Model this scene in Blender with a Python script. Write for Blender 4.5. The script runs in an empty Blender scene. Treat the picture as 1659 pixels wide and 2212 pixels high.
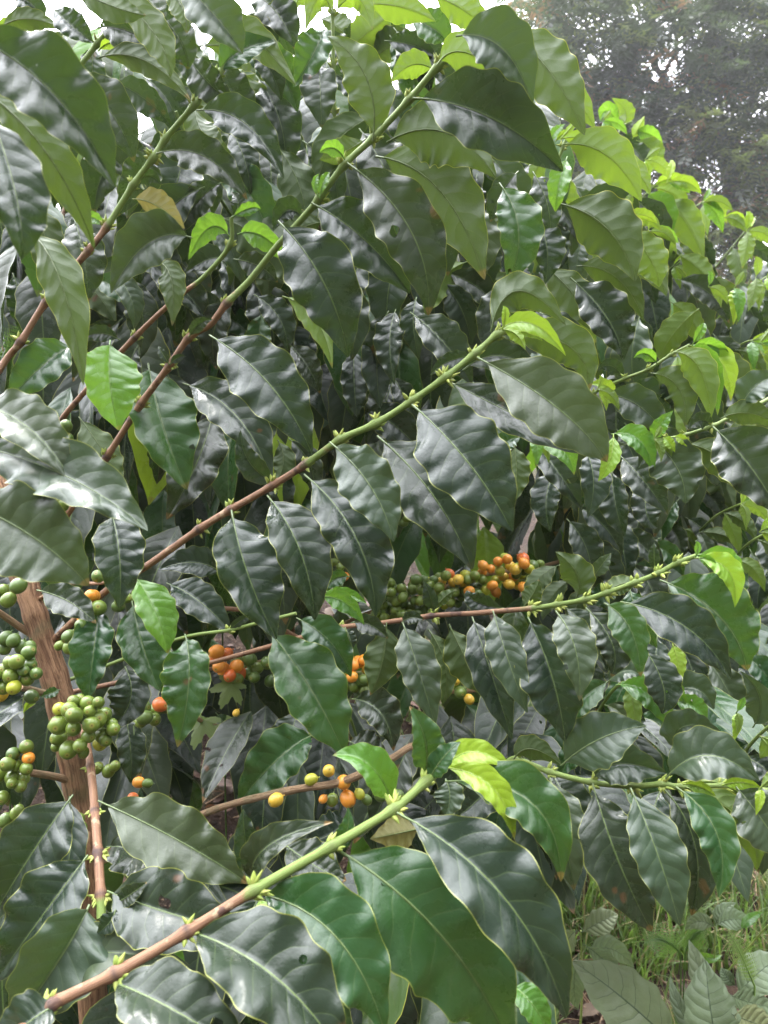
import bpy, math, random
from mathutils import Vector, Matrix, noise, Quaternion
R = random.Random(7)
D = bpy.data
SC = bpy.context.scene
COL = SC.collection
PI = math.pi
rad = math.radians

# ------------------------------------------------------------------ camera
CAM = Vector((0, 0, 1.40))
PITCH = rad(8)
F = 1580.0
FWD = Vector((0, math.cos(PITCH), -math.sin(PITCH)))
UP = Vector((0, math.sin(PITCH), math.cos(PITCH)))
RIGHT = Vector((1, 0, 0))
def at(u, v, d):
    """point at depth d (m) seen at (u, v) of the 1659 x 2212 picture"""
    return CAM + d * (FWD + (u - 829.5) / F * RIGHT - (v - 1106) / F * UP)
def sm(a, b, x):
    t = min(1, max(0, (x - a) / (b - a)))
    return t * t * (3 - 2 * t)
def ground_z(x, y):
    s = y - 0.55 * max(0, x)
    z = 0.75 * sm(1.15, 2.7, s) + 0.10 * max(0, s - 2.7) * (1 - sm(3, 14, s)) + 0.25 * sm(3, 14, s)
    return z + 0.035 * noise.noise(Vector((x * 1.7, y * 1.7, 0))) + 0.012 * noise.noise(Vector((x * 7, y * 7, 3)))
def on_ground(u, v):
    d = 0.5
    while d < 12:
        p = at(u, v, d)
        if p.z <= ground_z(p.x, p.y): return p
        d += 0.01
    return p
def surf(u, v):
    r = min(1, max(0, (u - 880) / 780))
    return 0.74 + r * max(0, min(1, (1750 - v) / 1250)) * .95

# ------------------------------------------------------------------ node helpers
class NT:
    def __init__(s, name):
        s.m = D.materials.new(name); s.m.use_nodes = True
        s.t = s.m.node_tree; s.t.nodes.clear()
        s.out = s.t.nodes.new('ShaderNodeOutputMaterial')
    def n(s, typ, **kw):
        nd = s.t.nodes.new('ShaderNode' + typ)
        for k, v in kw.items(): setattr(nd, k, v)
        return nd
    def put(s, sock, v):
        if isinstance(v, (int, float)): sock.default_value = v
        elif isinstance(v, (tuple, list)): sock.default_value = tuple(v) + ((1,) if len(v) == 3 and sock.type == 'RGBA' else ())
        else: s.t.links.new(v, sock)
    def math(s, op, a, b=0.0, c=None, clamp=False):
        nd = s.n('Math', operation=op, use_clamp=clamp)
        s.put(nd.inputs[0], a); s.put(nd.inputs[1], b)
        if c is not None: s.put(nd.inputs[2], c)
        return nd.outputs[0]
    def mix(s, f, a, b, typ='MIX'):
        nd = s.n('Mix', data_type='RGBA', blend_type=typ)
        s.put(nd.inputs[0], f); s.put(nd.inputs[6], a); s.put(nd.inputs[7], b)
        return nd.outputs[2]
    def ramp(s, f, lo, hi):
        nd = s.n('MapRange', interpolation_type='SMOOTHSTEP')
        s.put(nd.inputs[0], f); nd.inputs[1].default_value = lo; nd.inputs[2].default_value = hi
        return nd.outputs[0]
    def noise(s, vec, scale, detail=3, rough=.55):
        nd = s.n('TexNoise'); s.put(nd.inputs['Vector'], vec)
        nd.inputs['Scale'].default_value = scale; nd.inputs['Detail'].default_value = detail; nd.inputs['Roughness'].default_value = rough
        return nd.outputs[0]
    def attr(s, name):
        return s.n('Attribute', attribute_name=name).outputs
    def bump(s, h, strength, dist, normal=None):
        b = s.n('Bump'); b.inputs['Strength'].default_value = strength; b.inputs['Distance'].default_value = dist
        s.put(b.inputs['Height'], h)
        if normal is not None: s.put(b.inputs['Normal'], normal)
        return b.outputs[0]
    def pbr(s, col, rough, spec=.5, normal=None):
        p = s.n('BsdfPrincipled')
        s.put(p.inputs['Base Color'], col); s.put(p.inputs['Roughness'], rough)
        s.put(p.inputs['Specular IOR Level'], spec)
        if normal is not None: s.put(p.inputs['Normal'], normal)
        return p.outputs[0]
    def end(s, sh):
        s.t.links.new(sh, s.out.inputs[0]); return s.m

def leaf_material(name, top, under, trans, rough=.34, spec=.5, tfac=.28, nveins=9, quilt=1.0, margin=(.30, .32, .06), vein=(.12, .17, .055), spots=.0, spotcol=(.085, .045, .02), marg_amt=.62, vein_amt=.22, holes=False):
    m = NT(name)
    uv = m.n('UVMap').outputs[0]
    sep = m.n('SeparateXYZ'); m.put(sep.inputs[0], uv)
    s = m.math('SUBTRACT', m.math('MULTIPLY', sep.outputs[0], 2.0), 1.0)
    a = m.math('ABSOLUTE', s)
    t = sep.outputs[1]
    geo = m.n('NewGeometry')
    pos = geo.outputs['Position']
    rnd = m.attr('rnd')[2]
    wob = m.math('MULTIPLY', m.math('SUBTRACT', m.noise(pos, 34, 2), .5), .075)
    side = m.math('MULTIPLY', m.math('GREATER_THAN', s, 0.0), .45)
    # side veins sweep forward from the midrib and arch up near the margin
    sweep = m.math('ADD', m.math('MULTIPLY', a, .10), m.math('MULTIPLY', m.math('POWER', a, 3.0), .07))
    ph = m.math('ADD', m.math('MULTIPLY', m.math('ADD', m.math('SUBTRACT', t, sweep), wob), float(nveins)), side)
    tri = m.math('ABSOLUTE', m.math('SUBTRACT', m.math('FRACT', ph), .5))      # .5 on the vein, 0 between
    lines = m.math('MULTIPLY', m.ramp(tri, .455, .49), m.ramp(a, .97, .6))
    mid = m.ramp(a, .034, .014)
    rim = m.ramp(a, .968, .990)
    n1 = m.noise(pos, 22, 4)
    n2 = m.noise(pos, 140, 3)
    c = m.mix(m.ramp(n1, .3, .7), top, tuple(x * 1.35 for x in top))
    c = m.mix(m.math('MULTIPLY', rnd, .8), c, tuple(x * y for x, y in zip(top, (1.9, 1.45, 1.2))))
    cu = m.mix(m.ramp(n1, .3, .7), under, tuple(x * 1.25 for x in under))
    c = m.mix(geo.outputs['Backfacing'], c, cu)
    c = m.mix(m.math('MULTIPLY', lines, vein_amt), c, vein)
    if spots > 0:
        sp = m.ramp(m.noise(pos, 36, 2), 1 - spots, 1 - spots + .04)
        sp = m.math('MULTIPLY', sp, m.ramp(rnd, .08, .3))
        c = m.mix(sp, c, spotcol)
    dry = m.math('MULTIPLY', m.ramp(m.math('ADD', t, m.math('MULTIPLY', n2, .06)), .972, .99), m.ramp(rnd, .4, .7))
    c = m.mix(m.math('MULTIPLY', dry, .8), c, (.22, .12, .04))
    # dust and water marks of their own shape
    dst = m.math('MULTIPLY', m.ramp(m.noise(pos, 60, 5, .7), .62, .75), .10)
    c = m.mix(dst, c, (.22, .22, .17))
    c = m.mix(m.math('MULTIPLY', mid, .85), c, vein)
    c = m.mix(m.math('MULTIPLY', rim, marg_amt), c, margin)
    pillow = m.math('SUBTRACT', 1.0, m.math('POWER', m.math('MULTIPLY', tri, 2.0), 1.8))
    fade = m.ramp(a, 1.0, .72)
    h = m.math('MULTIPLY', m.math('MULTIPLY', pillow, fade), 1.0)
    h = m.math('ADD', h, m.math('MULTIPLY', m.noise(pos, 60, 4, .6), 1.1))
    nb = m.bump(h, .12 * quilt, .0040)
    nb = m.bump(n2, .30, .0014, nb)
    ro = m.math('ADD', m.math('MULTIPLY', m.ramp(n1, .25, .75), .20), rough - .09)
    ro = m.math('ADD', ro, m.math('MULTIPLY', m.ramp(m.noise(pos, 60, 5, .7), .5, .72), .16))
    ro = m.math('ADD', ro, m.math('MULTIPLY', geo.outputs['Backfacing'], .2))
    p = m.pbr(c, ro, spec, nb)
    tr = m.n('BsdfTranslucent')
    tc = m.mix(m.math('MULTIPLY', m.math('MAXIMUM', lines, mid), .5), trans, tuple(x * .35 for x in trans))
    m.put(tr.inputs[0], tc); m.put(tr.inputs[1], nb)
    mx = m.n('MixShader'); mx.inputs[0].default_value = tfac
    m.put(mx.inputs[1], p); m.put(mx.inputs[2], tr.outputs[0])
    if not holes: return m.end(mx.outputs[0])
    hm = m.math('MULTIPLY', m.math('MULTIPLY', m.ramp(m.noise(pos, 48, 1), .738, .748), m.math('GREATER_THAN', rnd, .30)), m.math('GREATER_THAN', a, .08))
    tb = m.n('BsdfTransparent'); m2 = m.n('MixShader')
    m.put(m2.inputs[0], hm); m.put(m2.inputs[1], mx.outputs[0]); m.put(m2.inputs[2], tb.outputs[0])
    return m.end(m2.outputs[0])

LM = {
 'd': leaf_material('leaf_dark', (.0135, .0245, .0148), (.040, .066, .020), (.09, .17, .025), .27, .52, .10, spots=.30, holes=True),
 'w': leaf_material('leaf_grey_green', (.026, .046, .024), (.06, .09, .030), (.13, .22, .04), .36, .62, .10, spots=.29, holes=True),
 'm': leaf_material('leaf_mid_green', (.016, .050, .015), (.055, .095, .024), (.14, .28, .03), .27, .52, .16, spots=.29, holes=True),
 'g': leaf_material('leaf_fresh_green', (.042, .125, .016), (.09, .17, .025), (.24, .46, .035), .24, .6, .26, vein=(.15, .26, .05)),
 'y': leaf_material('leaf_young_lime', (.13, .245, .020), (.17, .27, .026), (.36, .52, .035), .28, .55, .24, margin=(.40, .44, .06), vein=(.28, .38, .06)),
 'u': leaf_material('leaf_olive', (.020, .038, .016), (.042, .070, .019), (.14, .22, .025), .34, .50, .15, vein=(.10, .14, .04), vein_amt=.4, spots=.28, margin=(.42, .40, .05), marg_amt=.85),  # real yellow margin, strengthened: backlight through the thin edge put into the colour
 'v': leaf_material('leaf_lit_lime_green', (.04, .085, .018), (.080, .135, .022), (.24, .37, .028), .32, .5, .25, vein=(.17, .24, .04), vein_amt=.4, margin=(.48, .46, .05), marg_amt=.85),  # margin colour raised here too, to carry the backlit edge glow
 'o': leaf_material('leaf_yellowing', (.12, .12, .03), (.13, .125, .04), (.32, .27, .06), .42, .4, .35, spots=.42, spotcol=(.24, .075, .02), margin=(.35, .22, .03)),
 'b': leaf_material('leaf_weed_matte', (.125, .175, .095), (.16, .21, .11), (.22, .33, .10), .46, .45, .12, nveins=8, quilt=3.2, margin=(.12, .2, .08), vein=(.055, .09, .04), marg_amt=.2, vein_amt=.55),
 'x': leaf_material('leaf_dead_brown', (.038, .023, .016), (.055, .036, .026), (.2, .09, .04), .6, .3, .12, margin=(.12, .05, .02), vein=(.14, .06, .03)),
}
LAB = {'y': 'young lime green leaf', 'o': 'yellowing leaf with a brown spot', 'g': 'fresh bright green leaf', 'x': 'dead brown leaf', 'w': 'broad pale grey-green leaf'}

def stem_material():
    m = NT('twig_bark')
    g = m.attr('green')[2]
    geo = m.n('NewGeometry'); pos = geo.outputs['Position']
    uv = m.n('UVMap').outputs[0]
    st = m.n('Mapping'); st.inputs['Scale'].default_value = (9, 1.2, 1); m.put(st.inputs[0], uv)
    fib = m.noise(st.outputs[0], 3.0, 5, .65)
    n = m.noise(pos, 55, 4)
    br = m.mix(m.ramp(fib, .3, .7), (.125, .056, .030), (.31, .175, .095))
    br = m.mix(m.ramp(n, .56, .66), br, (.085, .042, .028))
    br = m.mix(m.ramp(m.noise(pos, 90, 4), .60, .68), br, (.36, .25, .15))
    gr = m.mix(m.ramp(fib, .3, .7), (.105, .16, .032), (.19, .26, .06))
    f = m.ramp(m.math('ADD', g, m.math('MULTIPLY', m.math('SUBTRACT', n, .5), .7)), .42, .58)
    c = m.mix(f, br, gr)
    rg = m.math('MULTIPLY', m.math('MULTIPLY', m.attr('rnd')[2], m.ramp(n, .3, .55)), m.math('SUBTRACT', .85, m.math('MULTIPLY', f, .55)))
    c = m.mix(rg, c, (.045, .026, .022))
    h = m.math('ADD', fib, m.math('MULTIPLY', n, .5))
    return m.end(m.pbr(c, .55, .35, m.bump(h, .5, .0012)))
def bark_material(name, a, b, dark, sc=1.0, sx=7.0):
    m = NT(name)
    uv = m.n('UVMap').outputs[0]
    geo = m.n('NewGeometry'); pos = geo.outputs['Position']
    st = m.n('Mapping'); st.inputs['Scale'].default_value = (sx, .75, 1); m.put(st.inputs[0], uv)
    wv = m.n('VectorMath', operation='ADD'); m.put(wv.inputs[0], st.outputs[0])
    sc_ = m.n('VectorMath', operation='SCALE'); tn = m.n('TexNoise'); tn.inputs['Scale'].default_value = 30 * sc; m.put(tn.inputs['Vector'], pos)
    m.put(sc_.inputs[0], tn.outputs['Color']); sc_.inputs['Scale'].default_value = 1.1; m.put(wv.inputs[1], sc_.outputs[0])
    st = wv
    fib = m.noise(st.outputs[0], 2.4, 6, .66)
    fib2 = m.noise(st.outputs[0], 11, 4, .6)
    n = m.noise(pos, 26 * sc, 4)
    c = m.mix(m.ramp(fib, .34, .62), a, b)
    c = m.mix(m.ramp(fib2, .58, .72), c, dark)
    c = m.mix(m.math('MULTIPLY', m.ramp(n, .5, .7), .5), c, (.16, .17, .08))
    h = m.math('ADD', fib, m.math('MULTIPLY', fib2, .6))
    return m.end(m.pbr(c, .8, .25, m.bump(h, 1.0, .009 / sc)))
def berry_material(name, a, b, scar=True):
    m = NT(name)
    tc = m.n('TexCoord').outputs['Object']
    sep = m.n('SeparateXYZ'); m.put(sep.inputs[0], tc)
    rr = m.n('ObjectInfo').outputs['Random']
    geo = m.n('NewGeometry'); n = m.noise(geo.outputs['Position'], 160, 3)
    c = m.mix(m.math('ADD', m.math('MULTIPLY', rr, .6), m.math('MULTIPLY', n, .5)), a, b)
    r = m.n('VectorMath', operation='LENGTH')
    cb = m.n('CombineXYZ'); m.put(cb.inputs[0], sep.outputs[0]); m.put(cb.inputs[1], sep.outputs[1]); m.put(r.inputs[0], cb.outputs[0])
    front = m.math('GREATER_THAN', sep.outputs[2], 0.0)
    if not scar: front = 0.0
    ring = m.math('MULTIPLY', m.ramp(r.outputs[1], .34, .22), front)
    c = m.mix(m.math('MULTIPLY', ring, .55), c, (.30, .26, .06))
    dot = m.math('MULTIPLY', m.ramp(r.outputs[1], .13, .06), front)
    c = m.mix(dot, c, (.10, .06, .02))
    p = m.n('BsdfPrincipled')
    m.put(p.inputs['Base Color'], c); p.inputs['Roughness'].default_value = .33
    p.inputs['Subsurface Weight'].default_value = .15; p.inputs['Subsurface Radius'].default_value = (.004, .004, .002)
    m.put(p.inputs['Normal'], m.bump(n, .12, .002))
    return m.end(p.outputs[0])
def plain_material(name, a, b, rough=.7, scale=30, spec=.3, trans=None):
    m = NT(name)
    geo = m.n('NewGeometry')
    c = m.mix(m.ramp(m.noise(geo.outputs['Position'], scale, 4), .3, .7), a, b)
    rnd = m.attr('rnd')[2]
    c = m.mix(m.math('MULTIPLY', rnd, .6), c, tuple(x * .45 for x in a))
    p = m.pbr(c, rough, spec)
    if trans is None: return m.end(p)
    tr = m.n('BsdfTranslucent'); m.put(tr.inputs[0], trans)
    mx = m.n('MixShader'); mx.inputs[0].default_value = .3
    m.put(mx.inputs[1], p); m.put(mx.inputs[2], tr.outputs[0])
    return m.end(mx.outputs[0])
M_TWIG = stem_material()
M_TRUNK = bark_material('coffee_bark', (.17, .080, .042), (.50, .29, .16), (.055, .030, .020))
M_TAN = bark_material('dry_bark', (.36, .22, .12), (.50, .34, .20), (.13, .07, .04), 1.5, 4.0)
M_DARKBARK = bark_material('grey_bark', (.060, .045, .038), (.11, .085, .07), (.03, .024, .02), .15)
M_BUD = plain_material('bud_lime', (.22, .30, .05), (.40, .42, .11), .5, 200)
M_DRY = plain_material('dried_flower', (.05, .03, .02), (.12, .07, .04), .9, 200)
M_STEM = plain_material('green_stem', (.20, .30, .06), (.30, .36, .10), .5, 60)
BCOL = {'G': ((.085, .135, .018), (.165, .225, .036)), 'K': ((.055, .10, .022), (.11, .17, .035)), 'L': ((.28, .33, .03), (.45, .42, .04)), 'Y': ((.56, .34, .03), (.62, .42, .06)), 'O': ((.60, .20, .02), (.68, .30, .04)), 'R': ((.45, .085, .015), (.60, .16, .03))}
BERRY = {'G': berry_material('cherry_green', *BCOL['G']), 'K': berry_material('cherry_dark_green', *BCOL['K']), 'L': berry_material('cherry_lime', *BCOL['L']), 'Y': berry_material('cherry_yellow', *BCOL['Y']), 'O': berry_material('cherry_orange', *BCOL['O']), 'R': berry_material('cherry_red_orange', *BCOL['R'])}
BLAB = {'G': None, 'K': None, 'L': 'yellow-green ripening cherry', 'Y': 'yellow ripe cherry', 'O': 'orange ripe cherry', 'R': 'red-orange ripe cherry'}

# ------------------------------------------------------------------ mesh builder
class MB:
    def __init__(s): s.v = []; s.f = []; s.uv = []; s.r = []; s.g = []; s.mi = []
    def grid(s, rows, uvs, flip=False, rnd=0.0, green=None, closed=False, mi=0):
        o = len(s.v); n = len(rows[0])
        for i, row in enumerate(rows):
            for j, p in enumerate(row):
                s.v.append(p); s.uv.append(uvs[i][j]); s.r.append(rnd if isinstance(rnd, (int, float)) else rnd[i]); s.g.append(0.0 if green is None else green[i])
        for i in range(len(rows) - 1):
            for j in range(n - 1 + (1 if closed else 0)):
                k = (j + 1) % n
                q = (o + i * n + j, o + (i + 1) * n + j, o + (i + 1) * n + k, o + i * n + k)
                s.f.append(q[::-1] if flip else q); s.mi.append(mi)
    def tube(s, pts, rs, n=8, rnd=0.0, green=None, uvf=None, mi=0, rough=0.0):
        rows = []; uvs = []
        ref = Vector((.31, .2, .93)); ln = 0
        for i, p in enumerate(pts):
            t = (pts[min(i + 1, len(pts) - 1)] - pts[max(i - 1, 0)]).normalized()
            a = ref - t * ref.dot(t)
            if a.length < 1e-4: a = t.orthogonal()
            a.normalize(); b = t.cross(a); ref = a
            if i: ln += (p - pts[i - 1]).length
            row = []
            for k in range(n):
                th = 2 * PI * k / n
                q = p + (a * math.cos(th) + b * math.sin(th)) * rs[i]
                if rough: q = p + (q - p) * (1 + rough * noise.noise(q * 38) + rough * .7 * noise.noise(Vector((th * 2.2, ln * 9, 1))))
                row.append(q)
            rows.append(row)
            uvs.append([uvf(i / (len(pts) - 1)) if uvf else (abs(2 * k / n - 1), ln * 10) for k in range(n)])
        s.grid(rows, uvs, True, rnd, green, True, mi)
        for end, i in ((rows[0], 0), (rows[-1], -1)):
            o = len(s.v)
            c = sum(end, Vector()) / n
            for p in end + [c]:
                s.v.append(p); s.uv.append(uvs[i][0]); s.r.append(rnd if isinstance(rnd, (int, float)) else rnd[i]); s.g.append(0.0 if green is None else green[i])
            for k in range(n):
                q = (o + k, o + (k + 1) % n, o + n)
                s.f.append(q if i == -1 else q[::-1]); s.mi.append(mi)
    def spindle(s, p, d, l, r, rnd=0.0, n=6, mi=0):
        d = d.normalized()
        s.tube([p, p + d * l * .2, p + d * l * .5, p + d * l * .8, p + d * l], [r * .5, r, r * .95, r * .5, r * .05], n, rnd, mi=mi)
    def tri_leaf(s, p, d, nrm, l, w, rnd=0.0, mi=0):
        d = d.normalized(); a = d.cross(nrm).normalized() * w * .5
        o = len(s.v)
        for q, u in ((p, (.5, 0)), (p + d * l * .45 + a, (1, .5)), (p + d * l, (.5, 1)), (p + d * l * .45 - a, (0, .5))):
            s.v.append(q); s.uv.append(u); s.r.append(rnd); s.g.append(0.0)
        s.f.append((o, o + 1, o + 2, o + 3)); s.mi.append(mi)
    def build(s, name, mats, parent=None, origin=Vector(), smooth=True):
        me = D.meshes.new(name)
        me.from_pydata([tuple(p - origin) for p in s.v], [], s.f)
        uvl = me.uv_layers.new(name='UVMap')
        li = [0] * len(me.loops); me.loops.foreach_get('vertex_index', li)
        flat = []
        for i in li: flat.extend(s.uv[i])
        uvl.data.foreach_set('uv', flat)
        me.attributes.new('rnd', 'FLOAT', 'POINT').data.foreach_set('value', s.r)
        me.attributes.new('green', 'FLOAT', 'POINT').data.foreach_set('value', s.g)
        for m in (mats if isinstance(mats, (list, tuple)) else [mats]): me.materials.append(m)
        me.polygons.foreach_set('material_index', s.mi)
        me.polygons.foreach_set('use_smooth', [smooth] * len(me.polygons))
        me.update()
        o = D.objects.new(name, me); COL.objects.link(o)
        place(o, origin, parent)
        return o
def world(o):
    p = Vector()
    while o: p = p + o.location; o = o.parent
    return p
def place(o, w, parent):
    o.parent = parent
    o.location = w - (world(parent) if parent else Vector())
def thing(name, label, cat, loc, group=None):
    o = D.objects.new(name, None); COL.objects.link(o)
    o.location = loc; o.empty_display_size = .05
    o['label'] = label; o['category'] = cat
    if group: o['group'] = group
    return o
def spline(pts, n):
    """Catmull-Rom through the points, n steps per span"""
    out = []
    P = [2 * pts[0] - pts[1]] + list(pts) + [2 * pts[-1] - pts[-2]]
    for i in range(1, len(P) - 2):
        for k in range(n):
            t = k / n
            a, b, c, d = P[i - 1], P[i], P[i + 1], P[i + 2]
            out.append(.5 * ((2 * b) + (c - a) * t + (2 * a - 5 * b + 4 * c - d) * t * t + (3 * b - a - 3 * c + d) * t ** 3))
    out.append(pts[-1])
    return out

# ------------------------------------------------------------------ leaves
PROF = [(0, .02), (.03, .14), (.08, .36), (.15, .63), (.23, .85), (.32, .97), (.40, 1.0), (.50, .965), (.60, .87), (.69, .73), (.77, .565), (.835, .415), (.885, .29), (.925, .195), (.955, .13), (.98, .075), (1, .012)]
def prof(t):
    for (a, x), (b, y) in zip(PROF, PROF[1:]):
        if t <= b:
            k = (t - a) / (b - a); k = k * k * (3 - 2 * k) * .35 + k * .65
            return x + (y - x) * k
    return 0
def blade(mb, curve, N_of, half, aP, aM, wave, nf, flip, rnd, NL, NW, mid_r, rr, pet=.05, mi=0):
    """one leaf: curve(t) -> (point, tangent); N_of(t) -> direction away from the face that looks out"""
    ph1, ph2 = rr.uniform(0, 6.3), rr.uniform(0, 6.3)
    f1, f2 = nf * rr.uniform(.85, 1.15), nf * rr.uniform(.85, 1.15)
    w1, w2 = rr.uniform(.5, 1.2), rr.uniform(.5, 1.2)
    tw = rr.uniform(-.25, .25); tws = rr.uniform(-.55, .55)
    rows = []; uvs = []; mids = []
    for i in range(NL + 1):
        t = i / NL
        p, T = curve(pet + (1 - pet) * t)
        N = N_of(t); N = (N - T * N.dot(T)).normalized()
        P = T.cross(N)
        Pp = P          # plus side: with T down and N away it is to the right
        w = half * prof(t)
        row = []; ur = []
        for j in range(-NW, NW + 1):
            s = j / NW; a = abs(s)
            ang = (aP if s > 0 else aM) + (tw + tws) * (t - .4) * (1 if s > 0 else -1) + tw * (t - .4)
            # the blade is channelled at the midrib and flattens to the margin
            ang2 = ang * (1.1 - .35 * a)
            wob = wave * half * 2 * min(1, w / half * 1.6) * (a ** 2.3) * math.sin(6.283 * (f1 if s > 0 else f2) * t + (ph1 if s > 0 else ph2) + 2.6 * noise.noise(Vector((t * 2.7, ph1 + sg0(s), ph2)))) * (w1 if s > 0 else w2) * (.55 + .9 * abs(noise.noise(Vector((t * 3.1, ph2 + sg0(s), ph1)))) * 1.6)
            wob += wave * .22 * half * a * math.sin(6.283 * 2.1 * f1 * t + ph2 + s)
            wob += half * .055 * (noise.noise(p * 16 + P * (s * half * 16) + Vector((ph1, ph2, 0))) + .5 * noise.noise(p * 41 + P * (s * half * 41) + Vector((ph2, ph1, 0)))) * min(1, 3 * a + .2)
            ww = w * a * (1 + .055 * a * math.sin(6.283 * (f1 if s > 0 else f2) * t + (ph2 if s > 0 else ph1) + 2.2 * noise.noise(Vector((t * 2.3, ph2 + sg0(s), 1)))))
            sg = 1 if s > 0 else -1
            q = p + (Pp * sg * math.cos(ang2) + N * math.sin(ang2)) * ww + N * wob
            row.append(q); ur.append((.5 + .5 * s, t))
        rows.append(row); uvs.append(ur); mids.append(p)
    mb.grid(rows, uvs, flip, rnd, None, False, mi)
    if mid_r > 0:
        k = 12
        pts = []; rs = []
        for i in range(k + 1):
            t = i / k
            p, T = curve(t); pts.append(p); rs.append(mid_r * (1.25 - .95 * t) if t > pet else mid_r * 1.35)
        mb.tube(pts, rs, 5, rnd, None, lambda t: (.5, t), mi)
def sg0(s): return 3.0 if s > 0 else 0.0
def quad_curve(B, Mi, T):
    C = 2 * Mi - (B + T) / 2
    def c(t):
        return (B * (1 - t) ** 2 + C * 2 * t * (1 - t) + T * t * t, ((C - B) * (1 - t) + (T - C) * t).normalized())
    return c
LEAFN = [0]
def px_leaf(kind, v, opts, parent, dshift=0.0):
    bx, by, mx, my, tx, ty, w = v
    rr = random.Random(int(bx * 7 + by * 13 + tx * 3 + ty))
    under = kind[0] == '-'
    k = kind.lstrip('-')
    d = opts.get('d') or surf(bx, by) + dshift + rr.uniform(-.03, .03)
    L = math.hypot(tx - bx, ty - by) * d / F
    hi = sm(900, 350, by) if False else 1 - sm(350, 900, by)
    lean = opts.get('l', .10 if under else rr.uniform(.14 - .30 * hi, .36 - .30 * hi))
    dt = opts.get('t') or d - L * lean
    bow = opts.get('b', -.10 if not under else -.08)
    dm = (d + dt) / 2 + L * bow
    B, Mi, T = at(bx, by, d), at(mx, my, dm), at(tx, ty, dt)
    fold = (-30 if not under else 24) + rr.uniform(-10, 12)
    roll = rr.uniform(-18, 24)
    aP, aM = fold + roll, fold - roll
    if not under and w > 50 and rr.random() < .6:        # channelled blade seen half edge-on
        if tx >= bx: aM, aP = -rr.uniform(44, 62), -rr.uniform(2, 16)
        else: aP, aM = -rr.uniform(44, 62), -rr.uniform(2, 16)
    aP = rad(opts.get('p', aP)); aM = rad(opts.get('m', aM))
    half = w * d / F * min(.50, .425 / max(.45, (math.cos(aP) + math.cos(aM)) / 2))
    cv = quad_curve(B, Mi, T)
    mb = MB()
    def nrm(t):
        p, _ = cv(t); return (p - CAM).normalized()
    big = w > 100
    wave = opts.get('w', .055 if k in 'dwmu' else .04) * rr.uniform(.8, 1.7)
    hook = 0
    blade(mb, cv, nrm, half, aP, aM, wave, 4.7, under, rr.random() ** 1.5, 56 if big else 40, 9 if big else 6, max(.0006, min(.0014, half * .024)), rr, pet=opts.get('e', .06))
    o = mb.build('leaf', LM[k], parent, B)
    if k in LAB: o['label'] = LAB[k]
    return o

def fill_leaf(mb, B, direction, up, L, rr, mi, NL=15, NW=4, flip=False):
    """a leaf in world space, hanging from B"""
    T = B + direction * L
    side = direction.cross(up)
    if side.length < .05: side = direction.orthogonal()
    nrm = side.cross(direction).normalized()           # upper face
    Mi = (B + T) / 2 + nrm * L * rr.uniform(.06, .15)
    cv = quad_curve(B, Mi, T)
    f = rad(-rr.uniform(8, 28)); r = rad(rr.uniform(-12, 12))
    blade(mb, cv, lambda t: -nrm, L * rr.uniform(.18, .24), f + r, f - r, .022, 3.6, False, rr.random() ** 1.5, NL, NW, 0, rr, .05, mi)

# ------------------------------------------------------------------ branches, buds, cherries
def px_branch(parent, name, pts, r0, r1, split, nodes=True, mat=None, rough=0.0):
    """pts: (u, v, depth[, 1 = node]); split: fraction along where brown bark turns green"""
    r0 *= .68; r1 *= .74
    P = [at(p[0], p[1], p[2]) for p in pts]
    S = spline(P, 14); n = len(S)
    node_i = [14 * i for i, p in enumerate(pts) if len(p) > 3]
    rs = []; gr = []; ring = []
    for i in range(n):
        t = i / (n - 1)
        r = r0 + (r1 - r0) * t
        for k in node_i:
            x = (S[i] - S[k]).length
            r += r0 * .42 * math.exp(-(x / (r0 * 1.5)) ** 2)
        ring.append(max([0] + [math.exp(-((S[i] - S[k]).length / (r0 * .7)) ** 2) for k in node_i]))
        rs.append(r); gr.append(max(0, min(1, .5 + (t - split) * 5)))
    mb = MB(); mb.tube(S, rs, 12, ring, gr, rough=rough or .05)
    o = mb.build('branch', mat or M_TWIG, parent, P[0])
    if nodes:
        for i, p in enumerate(pts):
            if len(p) > 3: bud(o, P[i], (P[min(i + 1, len(P) - 1)] - P[max(0, i - 1)]).normalized(), r0 + (r1 - r0) * i / len(pts), p[3])
    return o
def bud(parent, p, T, r, amount=1.0):
    rr = random.Random(int(p.x * 9999 + p.z * 7777))
    amount *= rr.choice([.35, .6, .9, 1.2])
    mb = MB()
    v = (p - CAM).normalized()
    s = T.cross(v).normalized()
    for sg in (-1, 1):
        for k in range(max(2, int(5 * amount))):
            d = s * sg * rr.uniform(.4, 1) + T * rr.uniform(-.2, .9) + Vector((rr.uniform(-.4, .4), rr.uniform(-.6, .3), rr.uniform(-.1, .6)))
            l = rr.uniform(.0045, .0080) * (.8 + .4 * amount)
            mb.spindle(p + s * sg * r * .8 + T * rr.uniform(-.003, .003), d, l, rr.uniform(.0012, .0020), rr.random() * .8)
    for sg in (-1, 1):
        d = s * sg * .45 + T * .9 + Vector((0, -.2, .3))
        mb.spindle(p + s * sg * r * .6, d, rr.uniform(.007, .012) * (.6 + .4 * amount), .0014, rr.random() * .4)
    mb.build('bud_cluster', M_BUD, parent, p)

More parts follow.
